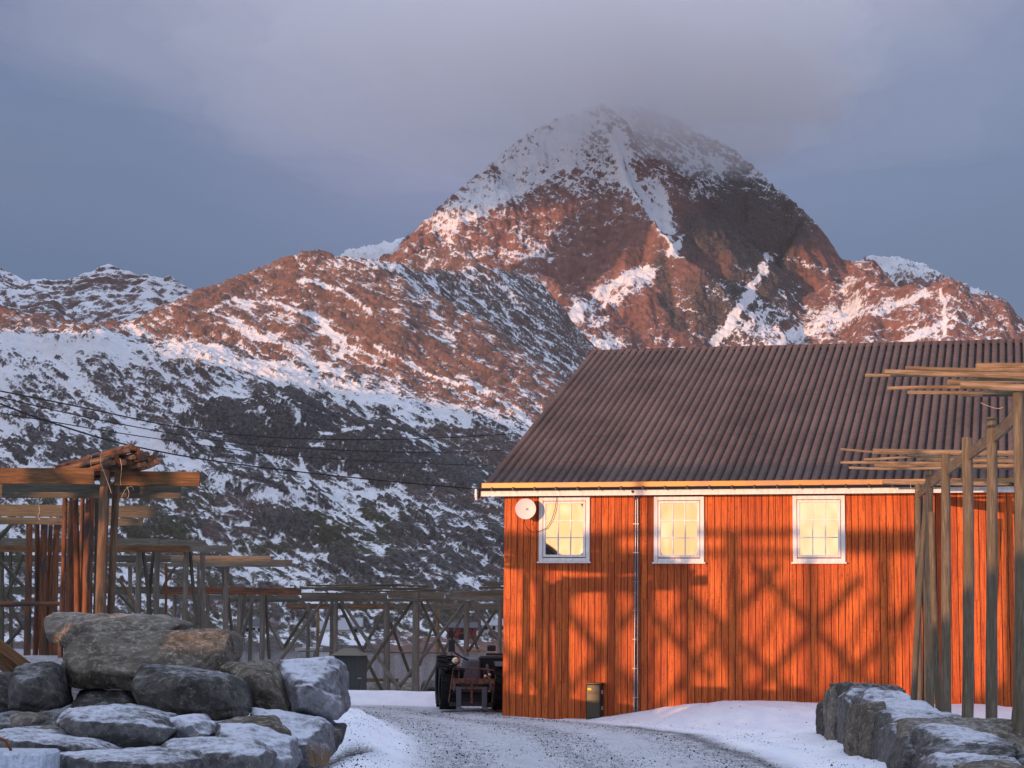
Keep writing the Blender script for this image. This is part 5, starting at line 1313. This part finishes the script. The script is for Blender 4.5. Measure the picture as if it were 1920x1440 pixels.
# ------------------------------------------------------------------ houses across the bay
M_HW, _, _ = principled('white_house_paint', (.62, .60, .60), .7)
M_HG, _, _ = principled('grey_house_paint', (.28, .29, .31), .7)
M_HR, _, _ = principled('red_house_paint', (.20, .03, .025), .7)
M_HRF, _, _ = principled('slate_roof', (.10, .105, .12), .8)
M_HRS, _, _ = principled('frosted_roof', (.38, .39, .43), .8)
M_HWIN, _, _ = principled('house_window_glass', (.03, .03, .035), .2)
def house(u0, u1, v_eave, v_base, v_ridge, Y, wallm, roofm, label, cat='house', side='front', wins=2, dep=9.0, rot=0.0):
    a = at(u0, v_base, Y); b2 = at(u1, v_base, Y); W = b2.x-a.x
    cx = (a.x+b2.x)/2; z0 = hill_z(cx, Y+dep/2) if False else a.z
    he = at(u0, v_eave, Y).z-a.z; hr = at(u0, v_ridge, Y).z-a.z
    h = thing('house' if cat == 'house' else 'boathouse', label, cat, (cx, Y, a.z), rot)
    boxes('wall', [((-W/2, 0, -4), (W/2, dep, he))], wallm, h)
    bm = bmesh.new(); ov = .5
    if side == 'front':     # ridge parallel to the view plane
        q = [(-W/2-ov, -ov, he-.1), (W/2+ov, -ov, he-.1), (W/2+ov, dep/2, hr), (-W/2-ov, dep/2, hr), (-W/2-ov, dep+ov, he-.1), (W/2+ov, dep+ov, he-.1)]
        F = ((0, 1, 2, 3), (3, 2, 5, 4), (0, 3, 4), (1, 5, 2), (0, 4, 5, 1))
    else:
        q = [(-W/2-ov, -ov, he-.1), (0, -ov, hr), (W/2+ov, -ov, he-.1), (-W/2-ov, dep+ov, he-.1), (0, dep+ov, hr), (W/2+ov, dep+ov, he-.1)]
        F = ((0, 1, 4, 3), (1, 2, 5, 4), (0, 2, 1), (3, 4, 5), (0, 3, 5, 2))
    V = [bm.verts.new(p) for p in q]
    for f in F: bm.faces.new([V[i] for i in f])
    rf_ = bm_obj('roof', bm, roofm, h)
    if side != 'front':
        bm = bmesh.new(); V = [bm.verts.new(p) for p in ((-W/2, -ov-.06, he-.1), (W/2, -ov-.06, he-.1), (0, -ov-.06, hr-.5))]; bm.faces.new(V); bm_obj('gable', bm, wallm, h)
    boxes('chimney', [((-.4, dep/2-.4, hr-.6), (.4, dep/2+.4, hr+1.0))], M_HG, rf_)
    rows = 2 if he > 5.5 else 1
    for rrow in range(rows):
        for k in range(wins):
            xx = -W/2+W*(k+.5)/wins; zz = he*(.62 if rows == 1 else (.25+.45*rrow))
            boxes('window', [((xx-.6, -.06, zz-.7), (xx+.6, -.004, zz+.7))], M_HWIN, h)
    return h
house(458, 503, 1172, 1201, 1160, 735, M_HW, M_HRF, 'white two-storey house across the bay, the leftmost one', wins=4, rot=.15)
house(594, 652, 1180, 1202, 1164, 730, M_HW, M_HRS, 'white house with a pale roof across the bay behind the hut', wins=4, rot=-.1)
house(640, 676, 1174, 1195, 1158, 760, M_HG, M_HRS, 'grey gabled house across the bay right of the pale-roofed one', wins=2)
house(731, 778, 1168, 1177, 1159, 800, M_HW, M_HRF, 'long low white house across the bay left of the thickest rack post', wins=6, dep=7)
house(796, 836, 1168, 1180, 1160, 790, M_HR, M_HRF, 'red shed across the bay just right of the thickest rack post', 'boathouse', wins=2)
house(838, 893, 1176, 1192, 1166, 760, M_HR, M_HRF, 'largest red boathouse across the bay with white-framed windows', 'boathouse', wins=3)
house(904, 948, 1172, 1186, 1160, 770, M_HW, M_HRS, 'white house with a frosted roof across the bay nearest the barn corner', wins=3)
# moored boats by the far shore
def boat(u, v, L, lb):
    p = at(u, v, 655); h = thing('boat', lb, 'boat', (p.x, 655, SEA)); bm = bmesh.new()
    q = [(-L/2, -.9, .1), (L*.3, -.9, .1), (L/2, 0, .2), (L*.3, .9, .1), (-L/2, .9, .1), (-L/2, -1.1, 1.0), (L*.32, -1.1, 1.1), (L*.56, 0, 1.5), (L*.32, 1.1, 1.1), (-L/2, 1.1, 1.0)]
    V = [bm.verts.new(x) for x in q]; bm.faces.new(V[:5]); bm.faces.new(V[5:][::-1])
    for k in range(5): bm.faces.new((V[k], V[(k+1) % 5], V[(k+1) % 5+5], V[k+5]))
    bm_obj('hull', bm, M_HW, h); boxes('cabin', [((-L*.1, -.7, 1.0), (L*.2, .7, 2.3))], M_HW, h)
boat(571, 1211, 6, 'small white boat moored left of the pale-roofed house'); boat(590, 1210, 5, 'smaller white boat moored right beside the other one')
# wooden jetty seen through the rack
jp = at(700, 1245, 160)
jt = thing('jetty', 'low wooden jetty on the bay seen just right of the hut', 'jetty', (jp.x, 160, SEA))
boxes('deck', [((-1.4, 0, .5), (1.9, 2.5, .8))], W_BROWN, jt); boxes('pile', [((-1.2, .1, -1), (-1.0, .3, .5))], W_DARK, jt); boxes('pile', [((1.5, .1, -1), (1.7, .3, .5))], W_DARK, jt)

# dry grass tufts by the boulders
def tuft(u, v, Y, n, h, lb):
    p = at(u, v, Y); bm = bmesh.new(); rs = random.Random(int(u*7+v))
    for _ in range(n):
        a = rs.uniform(0, 6.28); x0 = rs.uniform(-.12, .12); y0 = rs.uniform(-.1, .1); l = h*rs.uniform(.5, 1); dx = math.cos(a)*l*.5; dy = math.sin(a)*l*.3
        w_ = .003
        V = [bm.verts.new(q) for q in ((x0-w_, y0, 0), (x0+w_, y0, 0), (x0+dx*.4+w_, y0+dy*.4, l*.6), (x0+dx, y0+dy, l), (x0+dx*.4-w_, y0+dy*.4, l*.6))]; bm.faces.new(V)
    M = bpy.data.materials.get('dry_grass') or principled('dry_grass', (.22, .14, .07), .8)[0]
    o = bm_obj('grass_tuft', bm, M, None, loc=(p.x, p.y, p.z)); tag(o, lb, 'grass')
tuft(597, 1436, 23.2, 60, .32, 'dry brown grass tuft at the foot of the long frosted block')

# ------------------------------------------------------------------ leafless birch scrub on the lower slope
def scrub(n, seed):
    rs = np.random.default_rng(seed)
    y = 700+rs.random(n)**.9*480; x = (rs.random(n)*.30-.26)*y
    den = fbm(x/38, y/50, 881, 4)+.35*sst(-y, -820, -720)+.25*np.exp(-((x+.135*y-8)/26)**2)
    k_ = den > rs.uniform(.02, .45, n); x, y = x[k_], y[k_]; m_ = len(x)
    j = np.clip(np.searchsorted(HY[:, 0], y), 1, HY.shape[0]-1)
    us = x/y*FPX+960; i = np.clip(((us+140)/2.0).astype(int), 0, HX.shape[1]-1)
    z = HZ[j, i]; K = 7
    h = rs.uniform(1.0, 2.9, (m_, 1))*rs.uniform(.5, 1, (m_, K)); a = rs.uniform(0, 6.28, (m_, K)); sp = rs.uniform(.1, .55, (m_, K))*h
    bx = x[:, None]+rs.normal(0, .35, (m_, K)); by = y[:, None]+rs.normal(0, .35, (m_, K)); bz = np.repeat(z[:, None], K, 1)-.2
    w_ = .045
    p0 = np.stack([bx-w_, by, bz], -1); p1 = np.stack([bx+w_, by, bz], -1); p2 = np.stack([bx+np.cos(a)*sp, by+np.sin(a)*sp, bz+h], -1)
    V = np.stack([p0, p1, p2], 2).reshape(-1, 3); return V, np.arange(len(V)).reshape(-1, 3)
v_, f_ = scrub(4200, 3)
M_SCRUB, _, _ = principled('bare_birch_twigs', (.16, .135, .13), .9)
tag(mesh_obj('birch_scrub', v_, f_, M_SCRUB), kind='stuff')
# ------------------------------------------------------------------ cloud cap and haze
def cloud_slab(z0, z1, dens, sd, bx=(-2600, 3200), by=(2250, 5600), amp=30):
    nx, ny = 46, 30
    xs = np.linspace(bx[0], bx[1], nx); yy = np.linspace(by[0], by[1], ny)
    Yg, Xg = np.meshgrid(yy, xs, indexing='ij')
    zb = z0+fbm(Xg/500, Yg/500, sd, 3)*amp*2
    V = [np.stack([Xg, Yg, zb], -1).reshape(-1, 3), np.stack([Xg, Yg, np.full_like(Xg, z1)], -1).reshape(-1, 3)]
    F = grid_faces(ny, nx); n = nx*ny
    i = np.arange(n).reshape(ny, nx)
    ring = np.concatenate([i[0, :], i[1:, -1], i[-1, -2::-1], i[-2:0:-1, 0]])
    nx_ = np.roll(ring, -1)
    side = np.stack([ring, ring+n, nx_+n, nx_], -1)
    F = np.concatenate([F[:, ::-1], F+n, side])
    return np.concatenate(V), F
def vol_mat(name, dens, col, aniso=.0):
    m = bpy.data.materials.new(name); m.use_nodes = True; t = NT(m.node_tree); t.n.clear()
    v = t.node('ShaderNodeVolumePrincipled', {'Color': col, 'Density': dens, 'Anisotropy': aniso})
    t.node('ShaderNodeOutputMaterial', {'Volume': v}, None)
    return m

def puff(name, cx, cy, cz, rx, ry, rz, dens, sd):
    bm = bmesh.new(); bmesh.ops.create_icosphere(bm, subdivisions=5, radius=1.0)
    P = np.array([v.co[:] for v in bm.verts]); F = np.array([[v.index for v in f.verts] for f in bm.faces]); bm.free()
    n = sum(noise3(P, s_, sd+k)*a for k, (s_, a) in enumerate(((1.6, .35), (3.4, .16), (7, .08))))
    P = P*(1+n[:, None])*np.array([rx, ry, rz])+np.array([cx, cy, cz])
    o = mesh_obj(name, P, F, vol_mat('cloud_vapour', dens, (.985, .99, 1.0)))
    return o
CLOUD = [puff('summit_cloud', 130, 3500, 1150, 1900, 700, 420, .00005, 29), puff('summit_cloud', 40, 3200, 1000, 860, 520, 275, .00055, 31),
         puff('summit_cloud', 60, 3110, 930, 600, 400, 185, .0022, 37), puff('summit_cloud', 90, 3110, 945, 430, 330, 140, .006, 43),
         puff('shade_cloud', -1500, 1250, 985, 1150, 800, 175, .006, 51), puff('shade_cloud', -1500, 1250, 1280, 1250, 800, 260, .0007, 57)]  # unseen clouds added towards the sun to shade the upper peak
tg = puff('shade_cloud', 0, 0, 0, 62, 500, 165, .02, 61); tg.rotation_euler = (0, 0, -SUN_AZ); tg.location = (-965, 1392, 735); CLOUD.append(tg)  # unseen narrow cloud added to shade the gully's right wall
for c in CLOUD: tag(c, kind='stuff')
# even, faint haze over the whole valley
hz = bm = bmesh.new(); bmesh.ops.create_cube(bm, size=1.0)
me = bpy.data.meshes.new('haze'); bm.to_mesh(me); bm.free()
me.materials.append(vol_mat('haze_air', 1.7e-5, (.80, .88, 1.0), 0.0))
o = bpy.data.objects.new('haze', me); C.objects.link(o); o.scale = (6400, 8200, 1320); o.location = (0, 1500, 650)
tag(o, kind='stuff')
